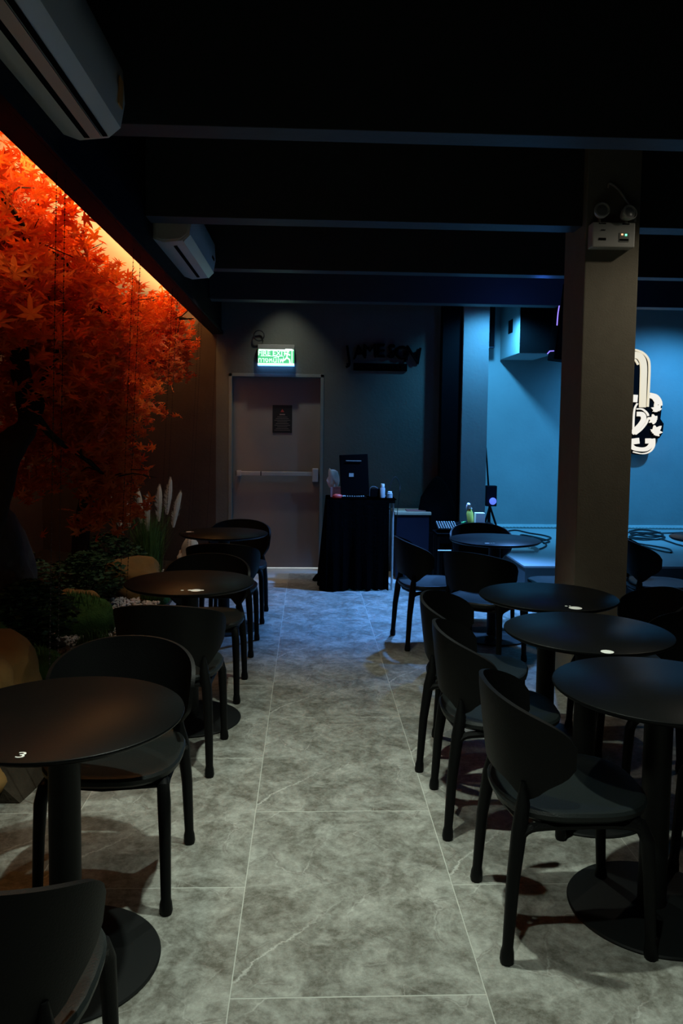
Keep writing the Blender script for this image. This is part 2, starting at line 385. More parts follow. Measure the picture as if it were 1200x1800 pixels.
bx(bm, cx - 0.03, cx + 0.03, yb - 0.009, yb - 0.007, p0.z - 0.108, p0.z - 0.095)
obj('printed_lines', bm, M_print, pst)
bm = nb(); prism(bm, [(cx - 0.02, p0.z - 0.075), (cx + 0.02, p0.z - 0.075), (cx, p0.z - 0.04)], yb - 0.009, yb - 0.007); obj('red_mark', bm, M_redprint, pst)

# ------------------------------------------------------------------ exit sign, wall letters
a, b_ = at(453, 605, WY - 0.06), at(517, 641, WY - 0.06)
ex = thing('fire_exit_sign', 'lit green fire exit sign with white lettering above the door', 'exit sign')
ex.location = ((a.x + b_.x)/2, WY - 0.001, b_.z); W2 = (b_.x - a.x)/2; H2 = a.z - b_.z; hz = H2 * 0.76
bm = nb(); bx(bm, -W2, W2, -0.06, 0, hz, H2, 0.003); bx(bm, -W2, W2, -0.05, -0.01, 0.0, hz); obj('case', bm, M_case, ex)
bm = nb(); bx(bm, -W2 + 0.003, W2 - 0.003, -0.058, -0.051, 0.0, hz - 0.002); pnl = obj('green_panel', bm, M_exit, ex)
bm = nb(); bx(bm, -W2, W2, -0.062, -0.052, -0.006, 0.012); bx(bm, -W2 + 0.01, W2 - 0.01, -0.062, -0.058, hz - 0.014, hz - 0.002)
bx(bm, -W2 + 0.03, W2*0.42, -0.061, -0.058, hz*0.53, hz*0.56); obj('white_border', bm, M_exitw, ex)
bm = nb(); bx(bm, -W2, W2, -0.055, -0.005, -0.014, -0.007); obj('lamp_tube', bm, M_exitglow, ex)
text_obj('lettering', 'FIRE EXIT', 0.074, 0.002, (-0.04, -0.061, hz*0.72), M_exitw, ex)
text_obj('lettering', 'ทางหนีไฟ', 0.075, 0.002, (-0.055, -0.061, hz*0.27), M_exitw, ex)
bm = nb()  # running figure and doorway
X = W2 - 0.075; Z = 0.012
for pl in ([(X-.035, Z+.10), (X, Z+.105), (X+.03, Z+.085)], [(X, Z+.105), (X-.005, Z+.06)], [(X-.005, Z+.06), (X-.03, Z+.035), (X-.055, Z+.03)], [(X-.005, Z+.06), (X+.025, Z+.04), (X+.03, Z+.0)]):
    ribbon(bm, pl, 0.014, -0.063, -0.059)
lathe(bm, [(0, 0), (0.012, 0), (0.012, 0.003), (0, 0.003)], 10, (X+.008, -0.0595, Z+.125), Matrix.Rotation(R(90), 3, 'X'))
ribbon(bm, [(X+.05, Z), (X+.05, Z+.15), (X-.02, Z+.15)], 0.008, -0.063, -0.059)
obj('running_figure', bm, M_exitw, ex)
# coil of cable beside the exit sign
c = at(455, 590, WY - 0.03); bm = nb()
tube(bm, [(c.x + 0.055*math.cos(t*0.35), WY - 0.03 + 0.004*math.sin(t), c.z + 0.055*math.sin(t*0.35)) for t in range(30)], 0.006, 6)
tag(obj('cable_coil', bm, M_cable, None, True), 'small black cable loop on the wall above the exit sign', 'cable')
# unlit letter sign
js = thing('wall_letter_sign', 'unlit black letter sign in an arc on the grey wall', 'sign', at(668, 640, WY - 0.0))
js.location.y = WY
sc = WY / F
for i, ch in enumerate('JAMESON'):
    u = (i - 3) / 3.0; ang = u * R(9); lx = u * 56 * sc; lz = (22 - 7*u*u) * sc
    bm = text_bm(ch, (34 if i in (0, 6) else 28) * sc, 0.012)
    bmesh.ops.transform(bm, matrix=Matrix.Translation((lx, -0.045, lz)) @ Matrix.Rotation(ang, 4, 'Y') @ RX90, verts=bm.verts)
    l = obj('letter', bm, M_plate, js)
    bm = text_bm(ch, (42 if i in (0, 6) else 35) * sc, 0.008)
    bmesh.ops.transform(bm, matrix=Matrix.Translation((lx, -0.020, lz)) @ Matrix.Rotation(ang, 4, 'Y') @ RX90, verts=bm.verts)
    obj('letter_shadow_plate', bm, M_screen, l)
bm = nb(); bx(bm, -47*sc, 47*sc, -0.03, -0.002, -12*sc, 1*sc, 0.004); pl_ = obj('lower_plate', bm, M_screen, js)
text_obj('small_lettering', 'IRISH WHISKEY', 12*sc, 0.006, (0, -0.038, -5.5*sc), M_plate, pl_)

# ------------------------------------------------------------------ air conditioners
def aircon(label, y0, y1, zb, flap):
    t = thing('air_conditioner', label, 'air conditioner', (-0.944, (y0+y1)/2, zb), 0, 'air conditioners on the bulkhead')
    L = y1 - y0
    prof = [(0, 0.02), (0.06, 0.0), (0.17, 0.012), (0.215, 0.05), (0.232, 0.14), (0.225, 0.26), (0.19, 0.315), (0.0, 0.32)]
    def ext(bm, pr, a, b):
        A = [bm.verts.new((x, a, z)) for x, z in pr]; B = [bm.verts.new((x, b, z)) for x, z in pr]; n = len(pr)
        bm.faces.new(A); bm.faces.new(list(reversed(B)))
        for i in range(n): bm.faces.new((A[i], B[i], B[(i+1) % n], A[(i+1) % n]))
    bm = nb(); ext(bm, prof, -L/2, L/2)
    es = [e for e in bm.edges if abs(abs(e.verts[0].co.y) - L/2) < 1e-4 and abs(abs(e.verts[1].co.y) - L/2) < 1e-4 and e.verts[0].co.y * e.verts[1].co.y > 0]
    bmesh.ops.bevel(bm, geom=es, offset=0.012, segments=2, affect='EDGES')
    obj('casing', bm, M_white, t, True)
    bm = nb()
    if flap:
        ext(bm, [(0.088, 0.000), (0.108, 0.002), (0.108, -0.004), (0.088, -0.004)], -L/2 + 0.05, L/2 - 0.05)
        ext(bm, [(0.155, 0.008), (0.172, 0.012), (0.176, 0.004), (0.157, 0.003)], -L/2 + 0.05, L/2 - 0.05)
        obj('outlet_slot', bm, M_slot, t)
        bm = nb(); ext(bm, [(0.110, 0.0), (0.152, 0.006), (0.156, -0.004), (0.112, -0.006)], -L/2 + 0.04, L/2 - 0.055)
        obj('louver_flap', bm, M_whitef, t)
        bm = nb(); box(bm, (0.234, L/2 - 0.09, 0.15), (0.004, 0.06, 0.10), 0, Matrix.Rotation(R(2), 3, 'Y')); obj('rating_sticker', bm, M_brown, t, label='orange sticker on the front panel')
    else:
        ext(bm, [(0.105, 0.0035), (0.125, 0.006), (0.125, -0.001), (0.105, -0.001)], -L/2 + 0.12, L/2 - 0.10)
        obj('outlet_slot', bm, M_slot, t)
        bm = nb(); ext(bm, [(0.175, 0.014), (0.213, 0.05), (0.221, 0.05), (0.180, 0.008)], -L/2 + 0.02, L/2 - 0.02); obj('louver_flap', bm, M_white, t, True)
        bm = nb(); box(bm, (0.232, L/2 - 0.16, 0.13), (0.004, 0.12, 0.02)); obj('display_window', bm, M_slot, t)
    return t
aircon('white air conditioner with open louver, nearest the camera, upper left', 2.02, 3.17, 2.65, True)
aircon('smaller-looking white air conditioner farther along the bulkhead, louver closed', 4.89, 6.12, 2.665, False)

# ------------------------------------------------------------------ chairs
def superell(ax, ay, p, n):
    out = []
    for j in range(n):
        t = 2*PI*j/n; c, s = math.cos(t), math.sin(t)
        out.append((math.copysign(abs(c)**p, c)*ax, math.copysign(abs(s)**p, s)*ay))
    return out
def shell_bm():
    bm = nb(); NU, NV = 40, 8; g = []
    for i in range(NU + 1):
        u = -1 + 2*i/NU; au = abs(u); th = u * R(82)
        s, c = math.sin(th), math.cos(th)
        px = math.copysign(abs(s)**0.86, s); py = -math.copysign(abs(c)**0.86, c)
        zt = 0.785 - 0.085 * (au**1.8)
        zb = 0.525 - 0.045 * math.exp(-((au - 0.56)/0.17)**2) + 0.035 * max(0, (au - 0.70)/0.30)
        mid = (zt + zb)/2; e = math.sqrt(max(0, 1 - 0.80 * au**14)); col = []
        e = max(e, 0.10)
        for k in range(NV + 1):
            v = k/NV; z = mid + (zt - zb)/2 * e * (2*v - 1)
            sc_ = 0.85 + 0.15 * max(0, min(1, (z - 0.46)/0.30))**0.8
            col.append(bm.verts.new((px*0.272*sc_, py*0.268*sc_ - 0.0, z)))
        g.append(col)
    for i in range(NU):
        for k in range(NV): bm.faces.new((g[i][k], g[i+1][k], g[i+1][k+1], g[i][k+1]))
    bmesh.ops.recalc_face_normals(bm, faces=bm.faces)
    bmesh.ops.solidify(bm, geom=bm.faces[:], thickness=0.014)
    return bm
def make_chair(label, group):
    t = thing('dining_chair', label, 'chair', (0, 0, 0), 0, group)
    o = obj('backrest', shell_bm(), M_chair, t, True)
    bm = nb(); rings = []
    for z, k in ((0.418, 0.80), (0.420, 0.93), (0.432, 0.99), (0.446, 1.0), (0.455, 0.975), (0.457, 0.93), (0.452, 0.80), (0.446, 0.45)):
        rings.append([bm.verts.new((x*k, y*k + 0.005, z)) for x, y in superell(0.228, 0.235, 0.72, 36)])
    for a, b in zip(rings, rings[1:]):
        for j in range(36): bm.faces.new((a[j], a[(j+1) % 36], b[(j+1) % 36], b[j]))
    bm.faces.new(rings[0]); bm.faces.new(rings[-1])
    obj('seat', bm, M_seat, t, True)
    for sx in (-1, 1):
        # rear leg runs up into the backrest
        bm = nb()
        pts = [(sx*.215, -.222, 0), (sx*.215, -.222, .012), (sx*.214, -.221, .035), (sx*.214, -.220, .05), (sx*.208, -.208, .25), (sx*.196, -.190, .40), (sx*.182, -.178, .47), (sx*.180, -.178, .535)]
        tube(bm, pts, [.0185, .0215, .0200, .0165, .0200, .0235, .021, .008], 10); obj('leg', bm, M_chair, t, True)
        bm = nb()
        pts = [(sx*.205, .215, 0), (sx*.205, .215, .012), (sx*.204, .214, .035), (sx*.204, .213, .05), (sx*.200, .203, .25), (sx*.196, .195, .36), (sx*.190, .175, .405), (sx*.185, .14, .418)]
        tube(bm, pts, [.0185, .0215, .0200, .0165, .0190, .0215, .0205, .016], 10); obj('leg', bm, M_chair, t, True)
    bm = nb()
    for sx in (-1, 1):   # side rails with arched ends
        tube(bm, smooth_path([(sx*.206, -.203, .345), (sx*.204, -.185, .385), (sx*.198, -.14, .405), (sx*.193, 0, .408), (sx*.192, .13, .405), (sx*.196, .175, .388), (sx*.199, .197, .345)], 4), 0.014, 8)
    tube(bm, [(-.19, .16, .408), (0, .19, .408), (.19, .16, .408)], 0.013, 8)
    tube(bm, [(-.20, -.17, .408), (0, -.20, .408), (.20, -.17, .408)], 0.013, 8)
    obj('seat_frame', bm, M_chair, t, True)
    return t
chairs = [
 (-0.645, 1.56, 0, 'black curved-back chair cut off at the lower left corner', 'l'),
 (-0.65, 2.7, 180, 'black chair behind the nearest left table, facing the camera', 'l'),
 (-0.63, 3.73, -4, 'black chair with its back to the camera, in front of the second left table', 'l'),
 (-0.6, 4.66, 180, 'black chair behind the second left table, facing the camera', 'l'),
 (-0.585, 5.59, -3, 'black chair with its back to the camera, in front of the farthest left table', 'l'),
 (-0.565, 6.5, 180, 'black chair behind the farthest left table, nearest the door', 'l'),
 (0.82, 2.44, -90, 'largest black chair at the aisle side, drawn up to the nearest right table', 'r'),
 (0.775, 3.14, -92, 'second black chair from the camera along the right of the aisle', 'r'),
 (0.80, 3.67, -109, 'third black chair from the camera along the right of the aisle, turned a little', 'r'),
 (1.53, 2.49, 90, 'black chair right of the nearest right table, one leg in view', 'r'),
 (1.51, 3.31, 90, 'black chair at the right edge behind the nearest right table', 'r'),
 (1.6, 3.85, 91, 'black chair beyond the second right table, facing left, beside the pillar', 'r'),
 (0.90, 5.76, -82, 'black chair left of the farthest right table, facing it', 'b'),
 (1.18, 5.22, -38, 'black chair in front of the farthest right table, back to the camera', 'b'),
 (1.42, 6.37, 180, 'black chair behind the blue-lit round table, its rim showing above it', 'b'),
 (1.88, 5.76, 90, 'black chair partly hidden behind the beige pillar', 'b'),
 (2.6, 5.76, -98, 'black chair right of the pillar in front of the stage, facing right', 'b'),
 (2.88, 5.17, -10, 'dark chair at the right edge of the picture near the stage', 'b'),
]
G = {'l': 'black chairs at the left tables', 'r': 'black chairs at the near right tables', 'b': 'black chairs at the far right tables'}
ch0 = make_chair(chairs[0][3], G['l'])
for i, (x, y, a, lab, g) in enumerate(chairs):
    o = ch0 if i == 0 else copy_tree(ch0)
    o.location = (x, y, 0); o.rotation_euler = (0, 0, R(a)); o['label'] = lab; o['group'] = G[g]
# ------------------------------------------------------------------ tables
def make_table():
    t = thing('round_table', '', 'table', (0, 0, 0), 0, '')
    bm = nb(); lathe(bm, [(0, .722), (.29, .722), (.325, .728), (.338, .737), (.340, .741), (.339, .745), (.336, .747), (0, .747)], 72); obj('tabletop', bm, M_top, t, True)
    bm = nb(); lathe(bm, [(.045, .02), (.045, .705), (.047, .71), (.16, .714), (.16, .722), (0, .722)], 28); obj('pole', bm, M_iron, t, True)
    bm = nb(); lathe(bm, [(0, 0), (.268, 0), (.270, .006), (.266, .011), (.20, .017), (.06, .021), (0, .022)], 60); obj('base', bm, M_iron, t, True)
    return t
tables = [
 (-0.693, 2.255, 'black round table at the lower left, with the white number 3', 'round tables left of the aisle'),
 (-0.622, 4.205, 'second black round table from the camera along the left wall', 'round tables left of the aisle'),
 (-0.65, 6.15, 'farthest black round table on the left, near the door', 'round tables left of the aisle'),
 (1.145, 2.485, 'nearest black round table on the right, cut by the picture edge', 'round tables right of the aisle'),
 (1.157, 3.195, 'middle of the three close black round tables on the right', 'round tables right of the aisle'),
 (1.2, 3.885, 'farthest of the three close black round tables, in front of the pillar', 'round tables right of the aisle'),
 (1.405, 5.9, 'small-looking blue-lit round table in front of the stage, left of the pillar', 'round tables right of the aisle'),
 (3.18, 6.05, 'round table at the right edge in front of the stage', 'round tables right of the aisle'),
]
tb0 = make_table(); TB = []
for i, (x, y, lab, g) in enumerate(tables):
    o = tb0 if i == 0 else copy_tree(tb0); TB.append(o)
    o.location = (x, y, 0); o['label'] = lab; o['group'] = g
TH = 0.747
def sticker(ti, px, py, r, extra=()):
    p = ath(px, py, TH); b = TB[ti].location
    bm = nb(); n = 18
    lathe(bm, [(0, TH - .0005), (r, TH - .0005), (r, TH + .001), (0, TH + .001)], n, (p.x - b.x, p.y - b.y, 0))
    for dx, dy, rr in extra: lathe(bm, [(0, TH - .0005), (rr, TH - .0005), (rr, TH + .0012), (0, TH + .0012)], 7, (p.x - b.x + dx, p.y - b.y + dy, 0))
    obj('table_sticker', bm, M_paper, TB[ti], label='round white sticker on the tabletop')
p = ath(37, 1328, TH); b = TB[0].location
text_obj('table_number', '3', 0.048, 0.0006, (p.x - b.x, p.y - b.y, TH + .0006), M_paper, TB[0], rot=Matrix.Diagonal((1.2, 1, 1, 1)))
sticker(1, 344, 1038, 0.027, ((-.03, 0.004, .012), (.03, .003, .011), (-.068, 0, .008)))
sticker(5, 1011, 1069, 0.030, ((-.03, .04, .007), (-.012, .042, .005)))
sticker(4, 1067, 1146, 0.024)
sticker(6, 856, 955, 0.018, ((.03, 0.0, .008), (.05, .004, .009)))
sticker(2, 332, 935, 0.020, ((.03, .004, .008),))

# ------------------------------------------------------------------ emergency light on the pillar
a, b_ = at(1042, 390, PY0 - 0.08), at(1115, 435, PY0 - 0.08)
em = thing('emergency_light', 'white twin-lamp emergency light box on the beige pillar', 'emergency light', ((a.x + b_.x)/2, PY0, b_.z))
W2 = (b_.x - a.x)/2; H = a.z - b_.z
bm = nb(); bx(bm, -W2, W2, -0.08, 0.0, 0, H, 0.006); cs = obj('battery_box', bm, M_white, em)
bm = nb(); bx(bm, W2*0.25, W2*0.72, -0.083, -0.079, H*0.22, H*0.58); lab_ = obj('indicator_panel', bm, M_case, em)
bm = nb(); bx(bm, W2*0.52, W2*0.60, -0.086, -0.082, H*0.46, H*0.53); obj('green_led', bm, M_ledg, lab_)
bm = nb(); bx(bm, W2*0.34, W2*0.42, -0.086, -0.082, H*0.48, H*0.54); obj('amber_led', bm, M_leda, lab_)
bm = nb(); 
for q in range(6): bx(bm, W2*(0.28 + q*0.07), W2*(0.33 + q*0.07), -0.085, -0.082, H*0.26, H*0.33)
for q in range(5): bx(bm, -W2*(0.70 - q*0.07), -W2*(0.65 - q*0.07), -0.083, -0.079, H*0.27, H*0.36)
for q in range(3): bx(bm, -W2*(0.60 - q*0.07), -W2*(0.56 - q*0.07), -0.083, -0.079, H*0.66, H*0.70)
for q in range(5):
    bx(bm, -W2*(0.72 - q*0.07), -W2*(0.68 - q*0.07), -0.083, -0.079, H*0.92, H*0.97); bx(bm, W2*(0.38 + q*0.07), W2*(0.43 + q*0.07), -0.083, -0.079, H*0.92, H*0.97)
obj('vent_slots', bm, M_slot, em, kind='stuff')
for (px, py, tl) in ((1057, 371, -8), (1104, 375, 14)):
    p = at(px, py, PY0 - 0.09) - em.location
    mt = Matrix.Rotation(R(tl), 3, 'Z') @ Matrix.Rotation(R(78), 3, 'X')
    bm = nb(); lathe(bm, [(0.0, -0.05), (0.02, -0.05), (0.036, -0.02), (0.044, 0.012), (0.044, 0.02), (0.038, 0.022), (0.036, 0.014)], 24, p, mt)
    hd = obj('lamp_head', bm, M_white, em, True)
    bm = nb(); lathe(bm, [(0, 0.018), (0.02, 0.017), (0.036, 0.012), (0.0, 0.006)], 20, p, mt); obj('lens', bm, M_lens, hd, True)
    bm = nb(); tube(bm, [(p.x, p.y + 0.03, H - 0.004), (p.x, p.y + 0.03, p.z - 0.015)], 0.009, 8); obj('swivel_post', bm, M_case, hd)
bm = nb(); pts = [at(px, py, PY0 - 0.02) - em.location for px, py in ((1116, 390), (1113, 372), (1100, 352), (1088, 335), (1078, 326), (1070, 323), (1068, 330))]
tube(bm, smooth_path(pts, 4), 0.006, 6); obj('power_cord', bm, M_white, em, True)

# ------------------------------------------------------------------ stage wall emblem
ZY = SY - 0.12
def E(zx, zy):
    p = at(1080 + zx/4.733, 580 + zy/4.737, ZY); return (p.x, p.z)
PXM = SY / F / 4.735
emb = thing('wall_emblem', 'glowing cream and black letter emblem with maple leaves on the blue wall', 'sign')
emb.location = (0, 0, 0)
bm = nb()
prism(bm, [E(*q) for q in [(20, 165), (165, 158), (232, 180), (280, 228), (298, 290), (292, 520), (345, 535), (385, 575), (394, 620), (388, 680), (380, 740), (408, 780), (398, 860), (372, 900), (330, 915), (326, 975), (285, 1025), (215, 1042), (140, 1030), (20, 900)]], ZY, ZY + 0.04)
obj('backing_plate', bm, M_plate, emb)
for q in ((E(90, 400)), (E(250, 600)), (E(220, 960))):
    bm = nb(); lathe(bm, [(0.02, 0), (0.02, 0.08), (0, 0.08)], 8, (q[0], ZY + 0.12, q[1]), Matrix.Rotation(R(90), 3, 'X')); obj('standoff', bm, M_steel, emb)
def stroke(pts, wpx, m, name='light_stroke', n=5):
    P = [Vector(E(*q)) for q in pts]; P = [Vector((p.x, p.y)) for p in smooth_path([(p.x, p.y, 0) for p in P], n)]
    bm = nb(); ribbon(bm, P, wpx*PXM, ZY - 0.035, ZY - 0.001); obj(name, bm, m, emb)
stroke([(20, 205), (165, 208), (215, 235), (234, 300), (232, 450), (226, 645)], 52, M_cream)
stroke([(165, 166), (225, 188), (270, 235), (284, 300), (280, 450), (270, 640)], 12, M_cream)
stroke([(120, 240), (165, 250), (190, 290)], 12, M_cream)
stroke([(150, 570), (182, 572)], 60, M_creamw)
stroke([(183, 612), (160, 660), (152, 760), (150, 860)], 9, M_creamw)
stroke([(180, 658), (225, 660), (262, 690), (274, 715)], 11, M_creamw)
stroke([(182, 700), (225, 705), (235, 745), (200, 800), (140, 858)], 38, M_creamw)
stroke([(274, 735), (255, 780), (215, 830), (168, 868)], 11, M_creamw)
stroke([(290, 545), (325, 560), (350, 600), (352, 622)], 42, M_creamw)
stroke([(288, 528), (345, 545), (378, 590), (384, 630)], 9, M_creamw)
stroke([(305, 905), (300, 950), (270, 985), (225, 995), (160, 985), (130, 960)], 34, M_creamw)
stroke([(160, 903), (165, 950)], 70, M_creamw)
stroke([(272, 903), (272, 945)], 40, M_creamw)
stroke([(324, 903), (322, 965), (288, 1012), (225, 1030), (150, 1015)], 9, M_creamw)
def leaf_outline(r, rot=0, fat=9, notch=.30):
    # seven pointed lobes of a maple leaf with short toothed notches
    out = []
    lobes = [(-150, .42), (-100, .72), (-52, .92), (0, 1.1), (52, .92), (100, .72), (150, .42)]
    for i, (a, l) in enumerate(lobes):
        aa = R(90 - a + rot)
        for da, k in ((fat, .68), (0, 1.0), (-fat, .68)):
            out.append((math.cos(aa + R(da))*r*l*k, math.sin(aa + R(da))*r*l*k))
        if i < 6:
            na = R(90 - (a + lobes[i+1][0])/2 + rot); out.append((math.cos(na)*r*notch, math.sin(na)*r*notch))
    return out
for zx, zy, r, rot in ((345, 662, 52, 20), (322, 748, 52, 70), (332, 850, 62, -40)):
    cx, cz = E(zx, zy); bm = nb()
    o_ = leaf_outline(r*PXM, rot, 15, .52); ctr_f = None
    vs1 = [bm.verts.new((cx + x, ZY - 0.05, cz + z)) for x, z in o_]; vs2 = [bm.verts.new((cx + x, ZY - 0.001, cz + z)) for x, z in o_]
    c1 = bm.verts.new((cx, ZY - 0.05, cz)); n = len(o_)
    for i in range(n):
        bm.faces.new((c1, vs1[i], vs1[(i+1) % n])); bm.faces.new((vs1[i], vs2[i], vs2[(i+1) % n], vs1[(i+1) % n]))
    obj('lit_maple_leaf', bm, M_creamw, emb)

# ------------------------------------------------------------------ hung equipment near stage
def corner_box(name, label, cat, px0, py0, px1, py1, Y, depth, m):
    a, b_ = at(px0, py0, Y), at(px1, py1, Y)
    t = thing(name, label, cat, ((a.x + b_.x)/2, Y, b_.z)); W = b_.x - a.x; H = a.z - b_.z
    bm = nb(); bx(bm, -W/2, W/2, 0, depth, 0, H, 0.008); return t, obj('casing', bm, m, t), W, H
t, cbx, W, H = corner_box('hanging_cabinet', 'wall cabinet with black front and pale lit side, hung by the blue wall', 'cabinet', 914, 520, 975, 622, 9.3, 0.92, M_stagewall)
bm = nb(); bx(bm, -W/2 + 0.008, W/2 - 0.008, -0.012, -0.001, 0.008, H); obj('front_panel', bm, M_slot, t)
bm = nb(); bx(bm, -W/2 - 0.006, -W/2 - 0.0005, 0.30, 0.50, H*0.42, H*0.66); obj('socket_hole', bm, M_slot, t)
bm = nb(); bx(bm, -W/2 + .1, -W/2 + 0.16, .3, .36, H, CH - t.location.z - 0.001); obj('hanger', bm, M_iron, t)
t, cbx, W, H = corner_box('hanging_speaker', 'tilted black speaker with violet-lit edges hung behind the pillar', 'speaker', 977, 500, 1020, 634, 7.6, 0.22, M_screen)
t.rotation_euler = (0, R(6), 0)
bm = nb(); bx(bm, -W/2 + 0.02, W/2 - 0.02, -0.008, 0, 0.03, H - 0.03); obj('grille', bm, M_slot, t)
bm = nb(); tube(bm, smooth_path([(-W/2 - .004, .03, H*.80), (-W/2 - .010, .03, H*.62), (-W/2 - .004, .03, H*.45)], 4), 0.005, 6); tube(bm, [(-W/2 - .06, .03, H*.06), (-W/2 - .04, .03, H*.10), (-W/2 + .0, .03, H*.11)], 0.005, 6); obj('violet_edge_glint', bm, M_violet, t)  # violet light on the casing edge, painted as thin glowing tubes
bm = nb(); tube(bm, [(0, .1, H - 0.005), (0.03, .1, CH - t.location.z - .02)], 0.015, 8); obj('hanger', bm, M_iron, t)
t, cbx, W, H = corner_box('slim_dark_box', 'slim dark box high beside the blue-lit column', 'speaker', 859, 520, 869, 612, 9.9, 0.12, M_navy)  # slim box built to give the narrow dark strip beside the column
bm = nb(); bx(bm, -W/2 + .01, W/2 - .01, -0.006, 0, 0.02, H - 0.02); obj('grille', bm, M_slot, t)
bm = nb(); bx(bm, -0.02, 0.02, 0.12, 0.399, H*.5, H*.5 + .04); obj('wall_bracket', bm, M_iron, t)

# ------------------------------------------------------------------ DJ table
p0 = ath(568, 1022, 0); p1 = ath(692, 1022, 0); ty = 7.85
xa, xb = at(574, 880, 7.8).x, at(693, 880, 7.8).x
zt = at(630, 875, 7.8).z
dj = thing('equipment_table', 'tall table hidden under a black cloth left of the stage', 'table', ((xa + xb)/2, ty, 0))
W = xb - xa; D = 0.50
bm = nb(); bx(bm, -W/2 + .02, W/2 - .01, -D/2 + .02, D/2 - .02, zt - 0.035, zt - 0.006, 0.004); obj('tabletop', bm, M_iron, dj)
for sx in (-1, 1):
    for sy in (-1, 1):
        bm = nb(); tube(bm, [(sx*(W/2 - .03) , sy*(D/2 - .04), 0), (sx*(W/2 - .03), sy*(D/2 - .04), zt - .036)], 0.011, 8); obj('leg', bm, M_steel, dj)
bm = nb(); y_ = -D/2 + .04; X = W/2 - .03
tube(bm, [(X, y_, zt - .05), (X - .13, y_, zt - .20)], 0.006, 6); tube(bm, [(X, y_, .03), (X - .15, y_, .22)], 0.006, 6); obj('brace', bm, M_steel, dj)
# cloth: draped sides with folds, right end left open to show the leg
bm = nb(); path = []
per = [(-W/2 - .005, D/2), (-W/2 - .005, -D/2 - .012), (W/2 - .07, -D/2 - .012)]
for s in range(2):
    a = Vector(per[s]); b_ = Vector(per[s+1]); n = 26
    for k in range(n + (s == 1)): path.append(a.lerp(b_, k/n))
cols = []
for i, p in enumerate(path):
    col = []
    for k in range(8):
        v = k/7; amp = .018 * v; nrm = Vector((-1, 0)) if i < 26 else Vector((0, -1))
        f = math.sin(i*1.35)*amp + math.sin(i*0.47 + 1)*amp*.8 + v*(.05 if i < 34 else .012)
        q = p + nrm * f
        col.append(bm.verts.new((q.x, q.y, zt*(1 - v) + (0.006 + .01*(i % 3 == 0))*v)))
    cols.append(col)
for a, b_ in zip(cols, cols[1:]):
    for k in range(7): bm.faces.new((a[k], b_[k], b_[k+1], a[k+1]))
tv = [c_[0] for c_ in cols] + [bm.verts.new((W/2 + .003, -D/2 - .012, zt)), bm.verts.new((W/2 + .003, D/2, zt))]
bm.faces.new(tv)
# narrow front drop beside the leg at the right
bmesh.ops.solidify(bm, geom=bm.faces[:], thickness=0.004)
cl = obj('table_cloth', bm, M_cloth, None, True, (dj.location.x, ty, 0)); tag(cl, 'black cloth draped over the tall equipment table by the door', 'tablecloth')
bm = nb(); bx(bm, -W/2 + .05, W/2 - .09, D/2 - .06, D/2 - .045, .1, zt - .06); obj('back_board', bm, M_navy, dj)
bm = rock_bm(12, (.085, .06, .05), 2, .3); tag(obj('cloth_bundle', bm, M_cloth, None, True, ath(563, 1021, 0.004)), 'crumpled black cloth end lying on the floor at the table foot', 'cloth')
TZ = zt + 0.006
def on(px, py, Y): q = at(px, py, Y); return (q.x, Y, TZ)
# monitor seen from the back
q0, q1 = at(598, 799, 7.75), at(647, 862, 7.75)
mo = thing('monitor', 'black monitor seen from behind on the cloth-covered table', 'monitor', ((q0.x + q1.x)/2, 7.75, TZ)); W_ = q1.x - q0.x; Hh = q0.z - TZ
bm = nb(); box(bm, (0, 0, Hh/2 + .012), (W_, .035, Hh - .02), .006, Matrix.Rotation(R(-3), 3, 'X') @ Matrix.Rotation(R(-3), 3, 'Y')); obj('back_case', bm, M_screen, mo)
bm = nb(); box(bm, (-.03, -.02, Hh*.53), (.045, .004, .035)); box(bm, (-.01, -.02, Hh*.86), (.15, .004, .006)); obj('label_plate', bm, M_case, mo)
bm = nb(); bx(bm, -.09, .09, -.05, .08, 0, .014, .004); obj('foot', bm, M_screen, mo)
# tissue box
q = on(590, 855, 7.82); tbx = thing('tissue_box', 'dull red tissue box with a white tissue pulled up, left of the monitor', 'tissue box', q)
bm = nb(); bx(bm, -.055, .055, -.05, .05, 0, .10, .003); obj('carton', bm, M_redbox, tbx)
bm = rock_bm(4.2, (.042, .028, .095), 3, .75); bmesh.ops.transform(bm, matrix=Matrix.Translation((-.015, 0, .088)) @ Matrix.Rotation(R(-14), 4, 'Y'), verts=bm.verts)
obj('tissue', bm, M_paper, tbx, True)
q = on(593, 872, 7.66); rd = rock_bm(3, (.05, .03, .03), 2, .12); tag(obj('red_pouch', rd, M_red, None, True, (q[0], 7.64, TZ)), 'small red pouch at the front left of the cloth-covered table', 'pouch')
q = on(596, 862, 7.72); bm = nb(); box(bm, (0, 0, .012), (.10, .06, .02), .004, Matrix.Rotation(R(20), 3, 'Z')); tag(obj('white_packet', bm, M_paper, None, False, (q[0] + .01, 7.72, TZ)), 'white packet lying beside the red pouch under the monitor', 'packet')
# keyboard-like controller with pale keys
q = on(622, 868, 7.66); kb = thing('controller', 'small black controller with pale buttons in front of the monitor', 'controller', (q[0], 7.66, TZ))
bm = nb(); bx(bm, -.12, .12, -.04, .04, 0, .02, .004); obj('body', bm, M_screen, kb)
bm = nb()
for i in range(10):
    for j in range(3):
        if random.random() < .65: bx(bm, -.11 + i*.022, -.10 + i*.022, -.03 + j*.024, -.016 + j*.024, .018, .024)
obj('buttons', bm, M_steel, kb)
